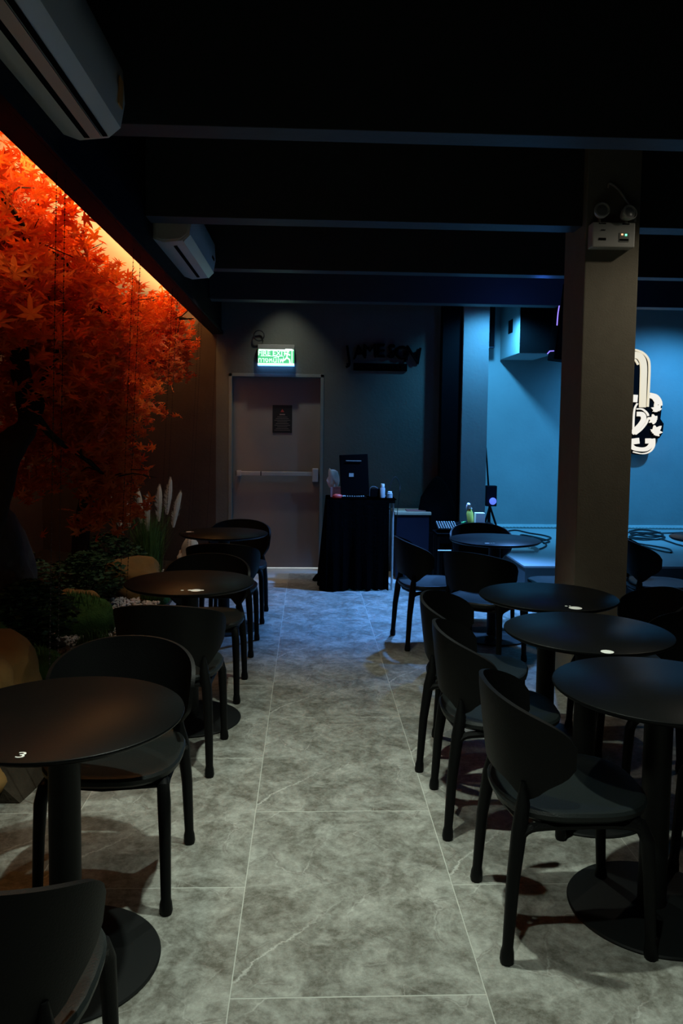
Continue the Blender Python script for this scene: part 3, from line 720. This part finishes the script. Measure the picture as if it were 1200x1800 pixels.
# bottles and cups right of monitor
for px, hgt, r, m, lab in ((672, .12, .026, M_paper, 'small white-capped bottle on the black cloth right of the monitor'), (685, .055, .028, M_paper, 'low white cup at the right end of the cloth-covered table')):
    q = on(px, 865, 7.78); t = thing('bottle' if hgt > .1 else 'cup', lab, 'bottle' if hgt > .1 else 'cup', (q[0], 7.78, TZ))
    bm = nb(); lathe(bm, [(0, 0), (r, 0), (r, hgt*.75), (r*.6, hgt*.9), (r*.55, hgt), (0, hgt)], 16); obj('body', bm, M_lens, t, True)
    bm = nb(); lathe(bm, [(0, hgt*.9), (r*.75, hgt*.9), (r*.75, hgt*1.12), (0, hgt*1.12)], 14); obj('cap', bm, m, t, True)
q = on(660, 862, 7.8); t = thing('power_adapter', 'black box with tangled leads between monitor and bottle', 'adapter', (q[0], 7.84, TZ))
bm = nb(); bx(bm, -.05, .07, -.04, .04, 0, .085, .006); obj('body', bm, M_screen, t)
bm = nb(); tube(bm, smooth_path([(-.06, -.05, .01), (-.05, -.02, .09), (0, 0, .10), (.06, -.04, .05), (.1, -.06, .01)], 5), .004, 6); obj('lead', bm, M_cable, t)
bm = nb(); c_ = at(694, 850, 7.85); tube(bm, smooth_path([(c_.x - .05, 7.85, TZ + .004), (c_.x - .045, 7.85, TZ + .12), (c_.x, 7.85, TZ + .2), (c_.x + .05, 7.87, TZ + .12), (c_.x + .045, 7.87, TZ), (c_.x + .06, 8.16, .6), (c_.x + .08, 8.2, .01)], 6), .004, 6)
tag(obj('looped_cable', bm, M_cable, None, True), 'thin black cable looping above the right end of the cloth-covered table', 'cable')
# second table with wooden top
Y2 = 8.15
a = at(694, 900, Y2); b_ = at(758, 900, Y2); z2 = a.z
wt = thing('side_table', 'low cabinet with a pale wooden top and dark blue front', 'cabinet', ((a.x + b_.x)/2, Y2, 0)); W = b_.x - a.x
bm = nb(); bx(bm, -W/2, W/2, 0, .40, z2 - .03, z2 + .0, .004); obj('wooden_top', bm, M_wood, wt)
bm = nb(); bx(bm, -W/2 + .02, W/2 - .02, .015, .38, 0.0, z2 - .031); obj('body', bm, M_navy, wt)
bm = nb(); bx(bm, -.06, W/2 - .05, .05, .2, z2 + .001, z2 + .012, .003); tag(obj('folder', bm, M_redbox, None, False, (wt.location.x, Y2, 0)), 'thin dark red folder lying on the pale wooden top', 'folder')
# draped dark coat-like bag
q = at(752, 900, 8.22); bm = nb(); prof = [(0.0, 0), (.19, 0), (.21, .08), (.20, .2), (.16, .36), (.10, .48), (.045, .56), (0, .585)]
lathe(bm, prof, 24)
for v in bm.verts:
    n_ = mnoise.noise(v.co*6); v.co.x *= 1 + .25*n_; v.co.y = v.co.y*.38 + .03*n_
tag(obj('black_bag', bm, M_cloth, None, True, (q.x + .10, 8.27, at(752, 935, 8.22).z)), 'tall black draped bag standing against the wall beside the column', 'bag')
q2 = at(775, 940, 8.2)
bm = nb(); bx(bm, -.20, .22, -.10, .12, 0, at(752, 935, 8.22).z, .01); tag(obj('flight_case', bm, M_screen, None, False, (q.x + .12, 8.27, 0)), 'black case on the floor carrying the draped bag', 'case')
# mixer on a dark stand
YM = 7.3
a = at(770, 925, YM); mx_ = thing('mixer_stand', 'black equipment stand left of the blue-lit round table', 'stand', (at(790, 930, YM).x, YM, 0)); hh = a.z - .05
bm = nb(); bx(bm, -.14, .22, -.14, .14, hh - .03, hh, .005); obj('shelf', bm, M_screen, mx_)
for sx in (-.12, .2):
    for sy in (-.12, .12):
        bm = nb(); tube(bm, [(sx, sy, 0), (sx, sy, hh - .031)], .012, 8); obj('leg', bm, M_iron, mx_)
bm = nb(); bx(bm, -.12, .20, -.12, .12, .12, .14, .004); bx(bm, -.08, .12, -.09, .09, .141, hh - .12, .01); obj('lower_shelf', bm, M_screen, mx_)
bm = nb(); tube(bm, [(-.13, -.145, hh*.75), (.21, -.145, hh*.75)], .006, 6); obj('cross_bar', bm, M_steel, mx_)
mi = thing('audio_mixer', 'small audio mixer with pale knobs on the black stand', 'mixer', (mx_.location.x, YM, hh))
RM = Matrix.Rotation(R(14), 3, 'X')
bm = nb(); box(bm, (-.03, 0, .045), (.19, .20, .03), .004, RM); box(bm, (-.03, .05, .02), (.15, .06, .035)); obj('body', bm, M_screen, mi)
bm = nb()
for i in range(8):
    for j in range(6): box(bm, Vector((-.11 + i*.023, 0, .045)) + RM @ Vector((0, -.08 + j*.032, .019)), (.011, .012, .008), 0, RM)
obj('knobs', bm, M_case, mi, kind='stuff')
q = at(838, 925, 7.25)
# small items by the table: white carton, yellow bottle, green leaf bits on a black box
bxo = thing('equipment_case', 'black case behind the blue-lit round table', 'case', (at(833, 930, 7.3).x, 7.4, 0)); hc = at(833, 922, 7.3).z
bm = nb(); bx(bm, -.16, .20, -.13, .13, 0, hc, .012); obj('body', bm, M_screen, bxo)
bm = nb(); bx(bm, -.16, .20, -.134, -.130, hc - .05, hc - .04); obj('edge_strip', bm, M_steel, bxo)
bm = nb(); bx(bm, -.04, .045, -.04, .04, 0, .105, .002); wc = obj('white_carton', bm, M_paper, None, False, (at(842, 915, 7.35).x, 7.35, hc)); tag(wc, 'small white carton on the black case behind the table', 'carton')
t = thing('yellow_bottle', 'yellow bottle with white crumpled top beside the white carton', 'bottle', (at(829, 915, 7.32).x, 7.36, hc)); t.rotation_euler = (0, R(-8), 0)
bm = nb(); lathe(bm, [(0, 0), (.030, 0), (.032, .10), (.022, .13), (.018, .14), (0, .14)], 16); obj('body', bm, M_yellow, t, True)
bm = rock_bm(9, (.026, .024, .04), 2, .5); bmesh.ops.translate(bm, verts=bm.verts, vec=(0, 0, .135)); obj('crumpled_top', bm, M_paper, t, True)
for k, (px, lab) in enumerate(((813, 'green plastic clip on the black case, left of the yellow bottle'), (818, 'green plastic cap on the black case next to the yellow bottle'))):
    bm = nb(); box(bm, (0, 0, .012), (.03, .02, .022), .004, Matrix.Rotation(R(30*k + 10), 3, 'Z')); tag(obj('green_clip', bm, M_green, None, False, (at(px, 918, 7.3).x - k*.0, 7.30 + .06*k, hc)), lab, 'clip', 'green clips on the case')
# tripod stand with lamp, microphone pole
q = at(860, 925, 8.6); ts = thing('tripod_stand', 'black tripod stand with a blue-glinting lamp on the stage', 'stand', (2.17, 8.75, STH)); sx0 = 2.17
tx = at(861, 880, 8.75).x - 2.17
tz = at(861, 885, 8.75).z - STH
for k in range(3):
    an = R(90 + 120*k); bm = nb(); tube(bm, [(tx, 0, tz - .03), (tx + .15*math.cos(an), .15*math.sin(an), .004)], .012, 6); obj('leg', bm, M_iron, ts)
bm = nb(); tube(bm, [(tx, 0, .12), (tx - .005, 0, tz), (tx - .06, 0.0, tz + .62)], [.014, .012, .008], 8); obj('pole', bm, M_iron, ts)
bm = nb(); bx(bm, tx - .05, tx + .07, -.03, .05, tz - .03, tz + .20, .01); obj('lamp_body', bm, M_navy, ts)
bm = nb(); lathe(bm, [(0, 0), (.035, 0), (.04, .02), (.025, .035), (0, .04)], 16, (tx + .02, -.03, tz + .03), Matrix.Rotation(R(90), 3, 'X')); obj('lens', bm, mat('blue_lens', (.2, .3, .9), .15, .9, emit=(.12, .2, 1.0), estr=1.0), ts, True)
# papers and box on stage front
q = ath(915, 968, STH + .01)
sp = thing('white_tray', 'flat white tray lying on the front left corner of the stage', 'tray', (q.x, q.y, STH))
bm = nb(); bx(bm, -.14, .12, -.10, .10, 0.001, .03, .006); obj('tray_body', bm, M_paper, sp)
bm = nb(); box(bm, (.14, .02, .035), (.09, .10, .05), .008, Matrix.Rotation(R(30), 3, 'Y')); obj('raised_flap', bm, M_paper, sp)
# cables on the stage
def floor_cable(lab, pts, r=.009):
    P = smooth_path([ath(px, py, STH + r) for px, py in pts], 6); bm = nb(); tube(bm, P, r, 6)
    tag(obj('stage_cable', bm, M_cable, None, True), lab, 'cable', 'cables on the stage floor')
floor_cable('black cable curling on the stage left of the pillar, nearest the wall', [(880, 936), (905, 932), (930, 937), (955, 941), (968, 946), (950, 950), (925, 946), (915, 940), (940, 944), (965, 951), (955, 955)])
floor_cable('black cable looping round the white tray on the stage', [(893, 957), (905, 962), (925, 966), (948, 965), (960, 958), (950, 952), (930, 952), (940, 946), (958, 950)])
floor_cable('tangled black cable at the foot of the blue wall right of the pillar', [(1106, 934), (1125, 931), (1150, 934), (1165, 940), (1150, 944), (1125, 941), (1108, 938), (1120, 936), (1145, 940), (1168, 944), (1155, 948), (1130, 946), (1106, 944), (1118, 940), (1160, 936)], .011)
floor_cable('black cable running right across the stage towards the right table', [(1106, 946), (1130, 949), (1160, 948), (1175, 952), (1190, 957), (1210, 962)])
floor_cable('black cable in a long flat loop near the stage front', [(1100, 948), (1120, 955), (1150, 960), (1175, 965), (1179, 971), (1160, 968), (1130, 960)])
floor_cable('black cable lying along the foot of the stage wall', [(1104, 936), (1140, 936), (1170, 937), (1200, 936)])

# ------------------------------------------------------------------ planted bed
GZ = 0.10
bm = nb()
def bed_z(x, y): return GZ + .05*mnoise.noise(Vector((x*1.3, y*1.3, 0))) + .10*max(0, (-1.5 - x))
def edge_x(y): return -1.16 + .06*math.sin(y*1.7) + .03*math.sin(y*4.1)
NY = 60; NX = 16; g = []
for j in range(NY + 1):
    y = 3.25 + (WY - 3.25)*j/NY; row = []
    for i in range(NX + 1):
        x = edge_x(y) + (-2.85 - edge_x(y))*i/NX
        row.append(bm.verts.new((x, y, bed_z(x, y) if i else 0.001)))
    g.append(row)
for j in range(NY):
    for i in range(NX): bm.faces.new((g[j][i], g[j+1][i], g[j+1][i+1], g[j][i+1]))
for i in range(1): pass
r0 = g[0]; lo = [bm.verts.new((v.co.x, v.co.y, .0005)) for v in r0]
for i in range(NX): bm.faces.new((r0[i], r0[i+1], lo[i+1], lo[i]))
bed = struct('ground_planted_bed', bm, M_soil, None, True)
bm = nb(); bx(bm, -2.85, -1.35, -0.9, 8.6, -.06, -.01); struct('floor_garden', bm, M_soil)
# pebbles (uncountable)
def pebble(bm, p, r):
    q = bmesh.ops.create_icosphere(bm, subdivisions=1, radius=1.0); m_ = Matrix.Translation(p) @ Matrix.Rotation(random.random()*3, 4, 'Z') @ Matrix.Diagonal((r, r*random.uniform(.7, 1), r*random.uniform(.5, .8), 1))
    bmesh.ops.transform(bm, matrix=m_, verts=q['verts'])
pm = nb(); bmesh.ops.create_icosphere(pm, subdivisions=1, radius=1.0)
pv = [v.co.copy() for v in pm.verts]; pf = [[v.index for v in f.verts] for f in pm.faces]; pm.free()
V, Fc = [], []
for cx_, cy_, rx_, ry_, n_ in ((-1.40, 6.3, .28, .55, 900), (-1.35, 4.9, .25, .5, 900), (-1.45, 5.55, .3, .4, 450), (-1.35, 7.6, .25, .7, 300)):
    for _ in range(n_):
        a_ = random.random()*2*PI; rr = math.sqrt(random.random()); x = cx_ + rx_*rr*math.cos(a_); y = cy_ + ry_*rr*math.sin(a_)
        if x > edge_x(y) - .03: continue
        r = random.uniform(.009, .02); z = bed_z(x, y) + r*.4; rz = random.random()*3; cc, ss = math.cos(rz), math.sin(rz); base = len(V); k = random.uniform(.6, 1)
        V += [(x + r*(v.x*cc - v.y*ss*k), y + r*(v.x*ss + v.y*cc*k), z + v.z*r*.65) for v in pv]; Fc += [[i + base for i in f] for f in pf]
me = bpy.data.meshes.new('white_gravel'); me.from_pydata(V, [], Fc); me.materials.append(M_pebble)
o = bpy.data.objects.new('white_gravel', me); C.objects.link(o); tag(o, 'pale gravel scattered between the mossy mounds of the planted bed', 'gravel'); o['kind'] = 'stuff'
# rocks
def rock(name, lab, loc, s, seed, m, rz=0, sub=4, rough=.28):
    o = obj(name, rock_bm(seed, s, sub, rough), m, None, True, loc); o.rotation_euler = (0, 0, rz); tag(o, lab, 'rock'); return o
rock('boulder', 'large ochre boulder behind the nearest left table', (-1.72, 3.85, -.01), (.46, .50, .36), 2.2, M_rock)
rock('boulder', 'flat ochre rock at the left edge beneath the number 3 table', (-1.58, 3.05, -.01), (.30, .33, .13), 5.1, M_rock)
rock('boulder', 'rounded brown boulder below the pampas grass', (-1.55, 6.95, .06), (.26, .22, .24), 7.4, M_rock)
rock('boulder', 'small dark ochre rock between moss and gravel', (-1.75, 6.1, .06), (.2, .2, .16), 1.3, M_rock)
rock('boulder', 'upright grey rock under the red leaves at the left', (-2.05, 5.35, .06), (.24, .2, .56), 3.3, M_rockg)
rock('boulder', 'pale pointed rock beside the farthest left table', (-1.18, 7.85, .04), (.14, .10, .23), 6.2, M_rockp, rough=.45)
# moss mounds with short blades
def blades(bm, n, cx_, cy_, rx_, ry_, zf, h, wd, lean=.35):
    for _ in range(n):
        a_ = random.random()*2*PI; rr = math.sqrt(random.random()); x = cx_ + rx_*rr*math.cos(a_); y = cy_ + ry_*rr*math.sin(a_); z = zf(x, y, rr)
        a2 = random.random()*2*PI; hh_ = h*random.uniform(.5, 1.2); l = hh_*random.uniform(0, lean)*1.5; dx, dy = math.cos(a2), math.sin(a2)
        p = [(x - dy*wd, y + dx*wd, z), (x + dy*wd, y - dx*wd, z), (x + dx*l*.4 + dy*wd*.8, y + dy*l*.4 - dx*wd*.8, z + hh_*.6), (x + dx*l*.4 - dy*wd*.8, y + dy*l*.4 + dx*wd*.8, z + hh_*.6), (x + dx*l, y + dy*l, z + hh_)]
        v = [bm.verts.new(q) for q in p]; bm.faces.new((v[0], v[1], v[2], v[3])); bm.faces.new((v[3], v[2], v[4]))
def moss(lab, x, y, rx_, ry_, h, seed, n=900):
    t = thing('moss_mound', lab, 'plant', (x, y, bed_z(x, y) - .03), 0, 'moss mounds in the planted bed')
    obj('cushion', rock_bm(seed, (rx_, ry_, h/1.5), 3, .12), M_moss, t, True)
    bm = nb(); blades(bm, n, 0, 0, rx_*1.0, ry_*1.0, lambda a, b, r: h*.95*math.sqrt(max(.02, 1 - r*r)) + .0, .06, .003)
    obj('moss_blades', bm, M_grass, t, kind='stuff')
moss('bright green moss mound between gravel and the second left table', -1.68, 5.75, .30, .28, .26, 1.1)
moss('low moss mound behind the ochre boulder', -1.75, 4.65, .34, .25, .18, 2.1)
moss('green grassy mound beside the farthest left table', -1.28, 6.75, .13, .18, .20, 4.4, 700)
moss('small moss mound at the gravel edge near the second left table', -1.40, 5.25, .13, .15, .09, 5.4, 400)
moss('dark moss mound beneath the hanging red leaves', -2.05, 4.75, .30, .35, .30, 6.4)
# dark shrubs
def shrub(lab, x, y, rx_, ry_, h, n):
    z0 = bed_z(x, y); t = thing('shrub', lab, 'shrub', (x, y, z0), 0, 'dark shrubs in the planted bed')
    bm = nb()
    for k in range(9):
        a_ = k*2.4; tube(bm, [(0, 0, -.02), (rx_*.5*math.cos(a_), ry_*.5*math.sin(a_), h*.8)], [.007, .003], 5)
    obj('stems', bm, M_bark, t)
    bm = nb()
    for _ in range(n):
        a_ = random.random()*2*PI; ph = random.random(); rr = (random.random()**.4)
        p = Vector((rx_*rr*math.cos(a_)*math.sin(PI*(.15 + .8*ph)), ry_*rr*math.sin(a_)*math.sin(PI*(.15 + .8*ph)), h*(.05 + .95*ph)))
        M_ = Matrix.Rotation(random.random()*6.3, 3, 'Z') @ Matrix.Rotation(random.uniform(-1.1, 1.1), 3, 'X'); l = random.uniform(.02, .04)
        v = [bm.verts.new(p + M_ @ Vector(q)*l) for q in ((-1, 0, 0), (0, .45, .12), (1, 0, 0), (0, -.45, .12))]; bm.faces.new(v)
    obj('foliage', bm, M_bush, t, kind='stuff')
shrub('dark leafy shrub between the grey rock and the ochre boulder', -1.80, 5.15, .34, .30, .42, 1500)
shrub('dark low shrub right of the upright grey rock', -1.80, 6.5, .34, .35, .40, 1400)
shrub('dark shrub beneath the pampas grass at the left', -1.85, 7.4, .35, .4, .42, 1200)
shrub('dark shrub low at the left edge under the maple trunk', -2.25, 5.9, .35, .35, .55, 1200)
# pampas grass
pg = thing('pampas_grass', 'clump of cream-plumed pampas grass against the brown wall', 'plant', (-1.58, 7.95, bed_z(-1.58, 7.95) - .01))
bm = nb()
for _ in range(750):
    a_ = random.random()*2*PI; rr = random.random()*.12; x, y = rr*math.cos(a_), rr*math.sin(a_)
    a2 = a_ + random.uniform(-.6, .6); h = random.uniform(.35, .72); l = random.uniform(.02, .16); dx, dy = math.cos(a2), math.sin(a2); wd = .004; pr = None
    for k in range(4):
        s_ = k/3; c_ = Vector((x + dx*l*s_*s_*1.4, y + dy*l*s_*s_, h*(s_ - .12*s_*s_))); w_ = wd*(1 - s_*.9)
        q = [bm.verts.new(c_ + Vector((-dy, dx, 0))*w_), bm.verts.new(c_ - Vector((-dy, dx, 0))*w_)]
        if pr: bm.faces.new((pr[0], pr[1], q[1], q[0]))
        pr = q
obj('grass_blades', bm, M_grass, pg, kind='stuff')
for px, top, lean in ((-.30, .74, -.07), (-.22, .80, -.05), (-.09, .84, -.03), (-.02, .76, 0.0), (.10, .86, .0), (.19, .93, .02), (.26, .80, .05)):
    stem = smooth_path([(px*.2, 0, 0), (px*.55, .01, top*.5), (px + lean*.3, .02, top)], 5); 
    bm = nb(); P = [Vector((px*.9 + .0, .02, top - .33)), Vector((px, .02, top - .18)), Vector((px + lean*.5, .02, top - .06)), Vector((px + lean, .02, top + .02))]
    tube(bm, smooth_path(P, 4), [.006 + .022*math.sin(PI*min(1, (k + 1)/14)) for k in range(13)], 8)
    base = P
    for _ in range(260):
        s_ = random.random(); q = P[0].lerp(P[3], s_); a_ = random.random()*2*PI; rr = .02*math.sin(PI*min(1, s_*.9 + .1)) + .004; o1 = Vector((math.cos(a_)*rr, math.sin(a_)*rr, 0))
        e_ = q + o1*2.1 + Vector((0, 0, .035)); v = [bm.verts.new(q + o1*.7), bm.verts.new(q + o1 + Vector((.003, 0, .012))), bm.verts.new(e_)]; bm.faces.new(v)
    pl_ = obj('plume', bm, M_plume, pg, True)
    bm = nb(); tube(bm, stem[:8], .0035, 5); obj('stem', bm, M_grass, pl_)
# ------------------------------------------------------------------ maple trees
def leaf_mesh(name, m):
    o_ = leaf_outline(1.0); bm = nb(); vs = [bm.verts.new((x, y, -.16*(x*x + y*y) + (.05 if i % 4 == 3 else 0))) for i, (x, y) in enumerate(o_)]; c_ = bm.verts.new((0, 0, .03)); n = len(vs)
    for i in range(n): bm.faces.new((c_, vs[i], vs[(i+1) % n]))
    me = bpy.data.meshes.new(name); bm.to_mesh(me); bm.free(); me.materials.append(m); return me
LM = [leaf_mesh('leaf_red', M_leaf), leaf_mesh('leaf_orange', M_leafo)]
LV = [v.co.copy() for v in LM[0].vertices]; LF = [tuple(p.vertices) for p in LM[0].polygons]
ZLIM = ((0, 2.86), (3.7, 2.95), (4.1, 2.76), (4.8, 2.54), (6.0, 2.52), (7.0, 2.68), (8.6, 2.55))
def zlim(y):
    for (a, za), (b, zb) in zip(ZLIM, ZLIM[1:]):
        if y <= b: return za + (zb - za)*(y - a)/(b - a)
    return 2.5
def in_garden(p): return p.x < -1.10 and p.x > -2.8 and p.z < min(2.83, zlim(p.y) + random.gauss(0, .06)) and p.y < WY - .06
def maple(label, loc, trunk, branches, clusters):
    t = thing('maple_tree', label, 'tree', loc, 0, 'artificial maples in the planted bed'); L0 = Vector(loc)
    bm = nb(); P = smooth_path([Vector(p[:3]) - L0 for p in trunk], 5); rr = []
    for i in range(len(trunk) - 1):
        for k in range(5): rr.append(trunk[i][3] + (trunk[i+1][3] - trunk[i][3])*k/5)
    rr.append(trunk[-1][3]); tube(bm, P, rr, 12)
    for v in bm.verts: v.co += Vector((1, 1, 0))*mnoise.noise(v.co*14)*.012
    obj('trunk', bm, M_bark, t, True)
    for br in branches:
        P = smooth_path([Vector(p[:3]) - L0 for p in br], 4); n = len(P); r0_, r1_ = br[0][3], br[-1][3]
        bm = nb(); tube(bm, P, [r0_ + (r1_ - r0_)*i/(n-1) for i in range(n)], 7)
        for _ in range(5):     # twigs
            q = P[random.randrange(n//3, n)]; d = Vector((random.uniform(-1, 1), random.uniform(-1, 1), random.uniform(-.3, .7))).normalized()*random.uniform(.15, .4)
            tube(bm, [q, q + d*.5 + Vector((0, 0, .03)), q + d], [.006, .004, .002], 5)
        obj('branch', bm, M_bark, t, True)
    leaves = []
    for (c_, rad, n, sz, po) in clusters:
        c_ = Vector(c_)
        # sub-sprays give the crown a layered look
        ns = max(3, n//22)
        for s_ in range(ns):
            a_ = random.random()*2*PI; b2 = math.acos(random.uniform(-1, 1)); q = random.random()**.45
            sc_ = c_ + Vector((rad[0]*q*math.sin(b2)*math.cos(a_), rad[1]*q*math.sin(b2)*math.sin(a_), rad[2]*q*math.cos(b2)))
            az = random.random()*2*PI
            for _ in range(n//ns):
                p = sc_ + Vector((random.gauss(0, .11), random.gauss(0, .11), random.gauss(0, .035)))
                p.z -= .25*((p - sc_).xy.length)
                if not in_garden(p): continue
                rot = (Matrix.Rotation(az + random.gauss(0, .9), 3, 'Z') @ Matrix.Rotation(random.gauss(-.75, .45), 3, 'X') @ Matrix.Rotation(random.gauss(0, .4), 3, 'Y') @ Matrix.Rotation(PI, 3, 'Z'))
                leaves.append((p, rot, sz*random.uniform(.7, 1.25), 1 if random.random() < po else 0))
    leaves.sort(key=lambda l: (l[0] - Vector((0, 0, CAMH))).length / l[2])
    V, Fc, Mi = [], [], []
    for i, (p, rot, s_, mi_) in enumerate(leaves):
        if i < 300:
            o = bpy.data.objects.new('leaf', LM[mi_]); C.objects.link(o); o.parent = t
            o.matrix_local = Matrix.Translation(p - L0) @ rot.to_4x4() @ Matrix.Diagonal((s_, s_, s_, 1))
        else:
            b0 = len(V); q0_ = p - L0
            V += [q0_ + rot @ (v*s_) for v in LV]; Fc += [tuple(k + b0 for k in f) for f in LF]; Mi += [mi_]*len(LF)
    me = bpy.data.meshes.new('foliage'); me.from_pydata(V, [], Fc); me.materials.append(M_leaf); me.materials.append(M_leafo)
    me.polygons.foreach_set('material_index', Mi)
    o = bpy.data.objects.new('foliage', me); C.objects.link(o); o.parent = t; o['kind'] = 'stuff'
    print('leaves', label[:20], len(leaves))
def A(px, py, Y, r=None):
    q = at(px, py, Y); return (q.x, q.y, q.z, r) if r is not None else (q.x, q.y, q.z)
maple('near red maple with thick dark trunk at the left edge', (-1.80, 4.1, .08),
  [(-1.80, 4.1, .04, .14), (-1.80, 4.1, .7, .11), A(-20, 900, 4.1, .095), A(5, 800, 4.1, .085), A(50, 745, 4.15, .055), A(38, 660, 4.2, .05), A(30, 560, 4.2, .042), A(40, 480, 4.2, .038), A(62, 410, 4.2, .028), A(75, 330, 4.2, .012)],
  [[A(52, 745, 4.15, .035), A(70, 715, 4.2, .028), A(72, 680, 4.3, .022), A(110, 600, 4.6, .010)],
   [A(62, 730, 4.15, .025), A(95, 770, 4.3, .018), A(140, 800, 4.6, .012), A(200, 850, 5.0, .006)],
   [A(40, 480, 4.2, .025), A(48, 430, 4.0, .016), A(30, 380, 3.8, .012), A(-20, 330, 3.6, .006)],
   [A(55, 440, 4.2, .022), A(100, 450, 4.4, .012), A(150, 500, 4.8, .007), A(190, 570, 5.1, .004)],
   [A(36, 600, 4.2, .022), A(90, 560, 4.6, .014), A(150, 540, 5.0, .009), A(215, 560, 5.4, .005)],
   [A(0, 560, 4.0, .015), A(40, 450, 4.1, .008), A(0, 420, 3.9, .005)]],
  [(A(20, 430, 4.0), (.35, .8, .5), 1500, .062, .25), (A(100, 480, 4.8), (.35, .9, .50), 1700, .058, .2),
   (A(60, 620, 4.6), (.45, .8, .45), 1500, .058, .3), (A(150, 620, 5.2), (.40, .9, .50), 1500, .055, .35),
   (A(90, 790, 5.0), (.5, .8, .36), 1300, .055, .12), (A(205, 800, 5.3), (.17, .5, .42), 700, .055, .8),
   (A(180, 470, 5.6), (.35, .7, .40), 800, .052, .1), (A(10, 330, 3.9), (.25, .8, .3), 600, .06, .1), (A(215, 850, 4.9), (.10, .3, .16), 90, .066, .95), (A(180, 900, 5.0), (.12, .25, .14), 70, .066, .7), (A(235, 760, 4.9), (.08, .3, .2), 110, .068, 1.0), (A(15, 500, 3.3), (.06, .2, .18), 22, .085, .9)])
maple('farther red maple reaching towards the door end of the bed', (-2.0, 7.1, .08),
  [(-2.0, 7.1, .06, .09), (-1.98, 7.1, .8, .07), A(215, 700, 6.9, .045), A(225, 620, 6.9, .03), A(240, 540, 6.9, .015)],
  [[A(218, 690, 6.9, .03), A(260, 640, 6.9, .015), A(310, 600, 7.0, .006)], [A(222, 640, 6.9, .025), A(280, 570, 7.0, .012), A(340, 560, 7.2, .005)], [A(215, 700, 6.9, .025), A(170, 640, 6.8, .012), A(120, 600, 6.6, .006)]],
  [(A(255, 560, 6.9), (.45, .7, .40), 1400, .05, .15), (A(310, 600, 7.3), (.32, .7, .36), 1300, .05, .3), (A(190, 640, 6.9), (.5, .7, .5), 1300, .052, .2), (A(225, 690, 6.6), (.3, .5, .3), 500, .05, .3)])
# ------------------------------------------------------------------ bead strings hanging at the front of the bed
SX_ = -0.985
for i, (px, py, bend) in enumerate(((100, 330, .16), (115, 345, .16), (235, 452, .03), (247, 468, .03), (303, 512, 0), (312, 520, 0), (350, 550, 0), (355, 556, 0), (381, 580, 0), (385, 585, 0))):
    d = ray(px, py); Y = SX_ / d.x * d.y
    bm = nb(); L = 2.40; n = int(L/.022)
    P = [Vector((bend*.5*s_ * (-.55), bend*s_*.0, -L*s_)) for s_ in [k/20 for k in range(21)]]
    P = [Vector((-.20*min(1, k/20), 0, -L*k/20)) if False else Vector((bend*(k/20)*.35 - .12*(k/20), 0, -L*k/20)) for k in range(21)]
    tube(bm, P, .0012, 4)
    for k in range(n):
        s_ = (k + .5)/n; q = P[0].lerp(P[-1], s_); r_ = .0042
        v = [bm.verts.new(q + Vector(u)*r_) for u in ((1, 0, 0), (0, 1, 0), (-1, 0, 0), (0, -1, 0), (0, 0, 1), (0, 0, -1))]
        for j in range(4): bm.faces.new((v[j], v[(j+1) % 4], v[4])); bm.faces.new((v[(j+1) % 4], v[j], v[5]))
    pos = ('nearest', 'second nearest', 'third', 'fourth', 'fifth', 'sixth', 'seventh', 'eighth', 'ninth', 'farthest')[i]
    o = obj('bead_string', bm, M_bead, None, False, (SX_, Y, 2.552)); tag(o, f'thin black bead string hanging from the bulkhead, {pos} of ten from the camera', 'bead string', 'bead strings in front of the maples')
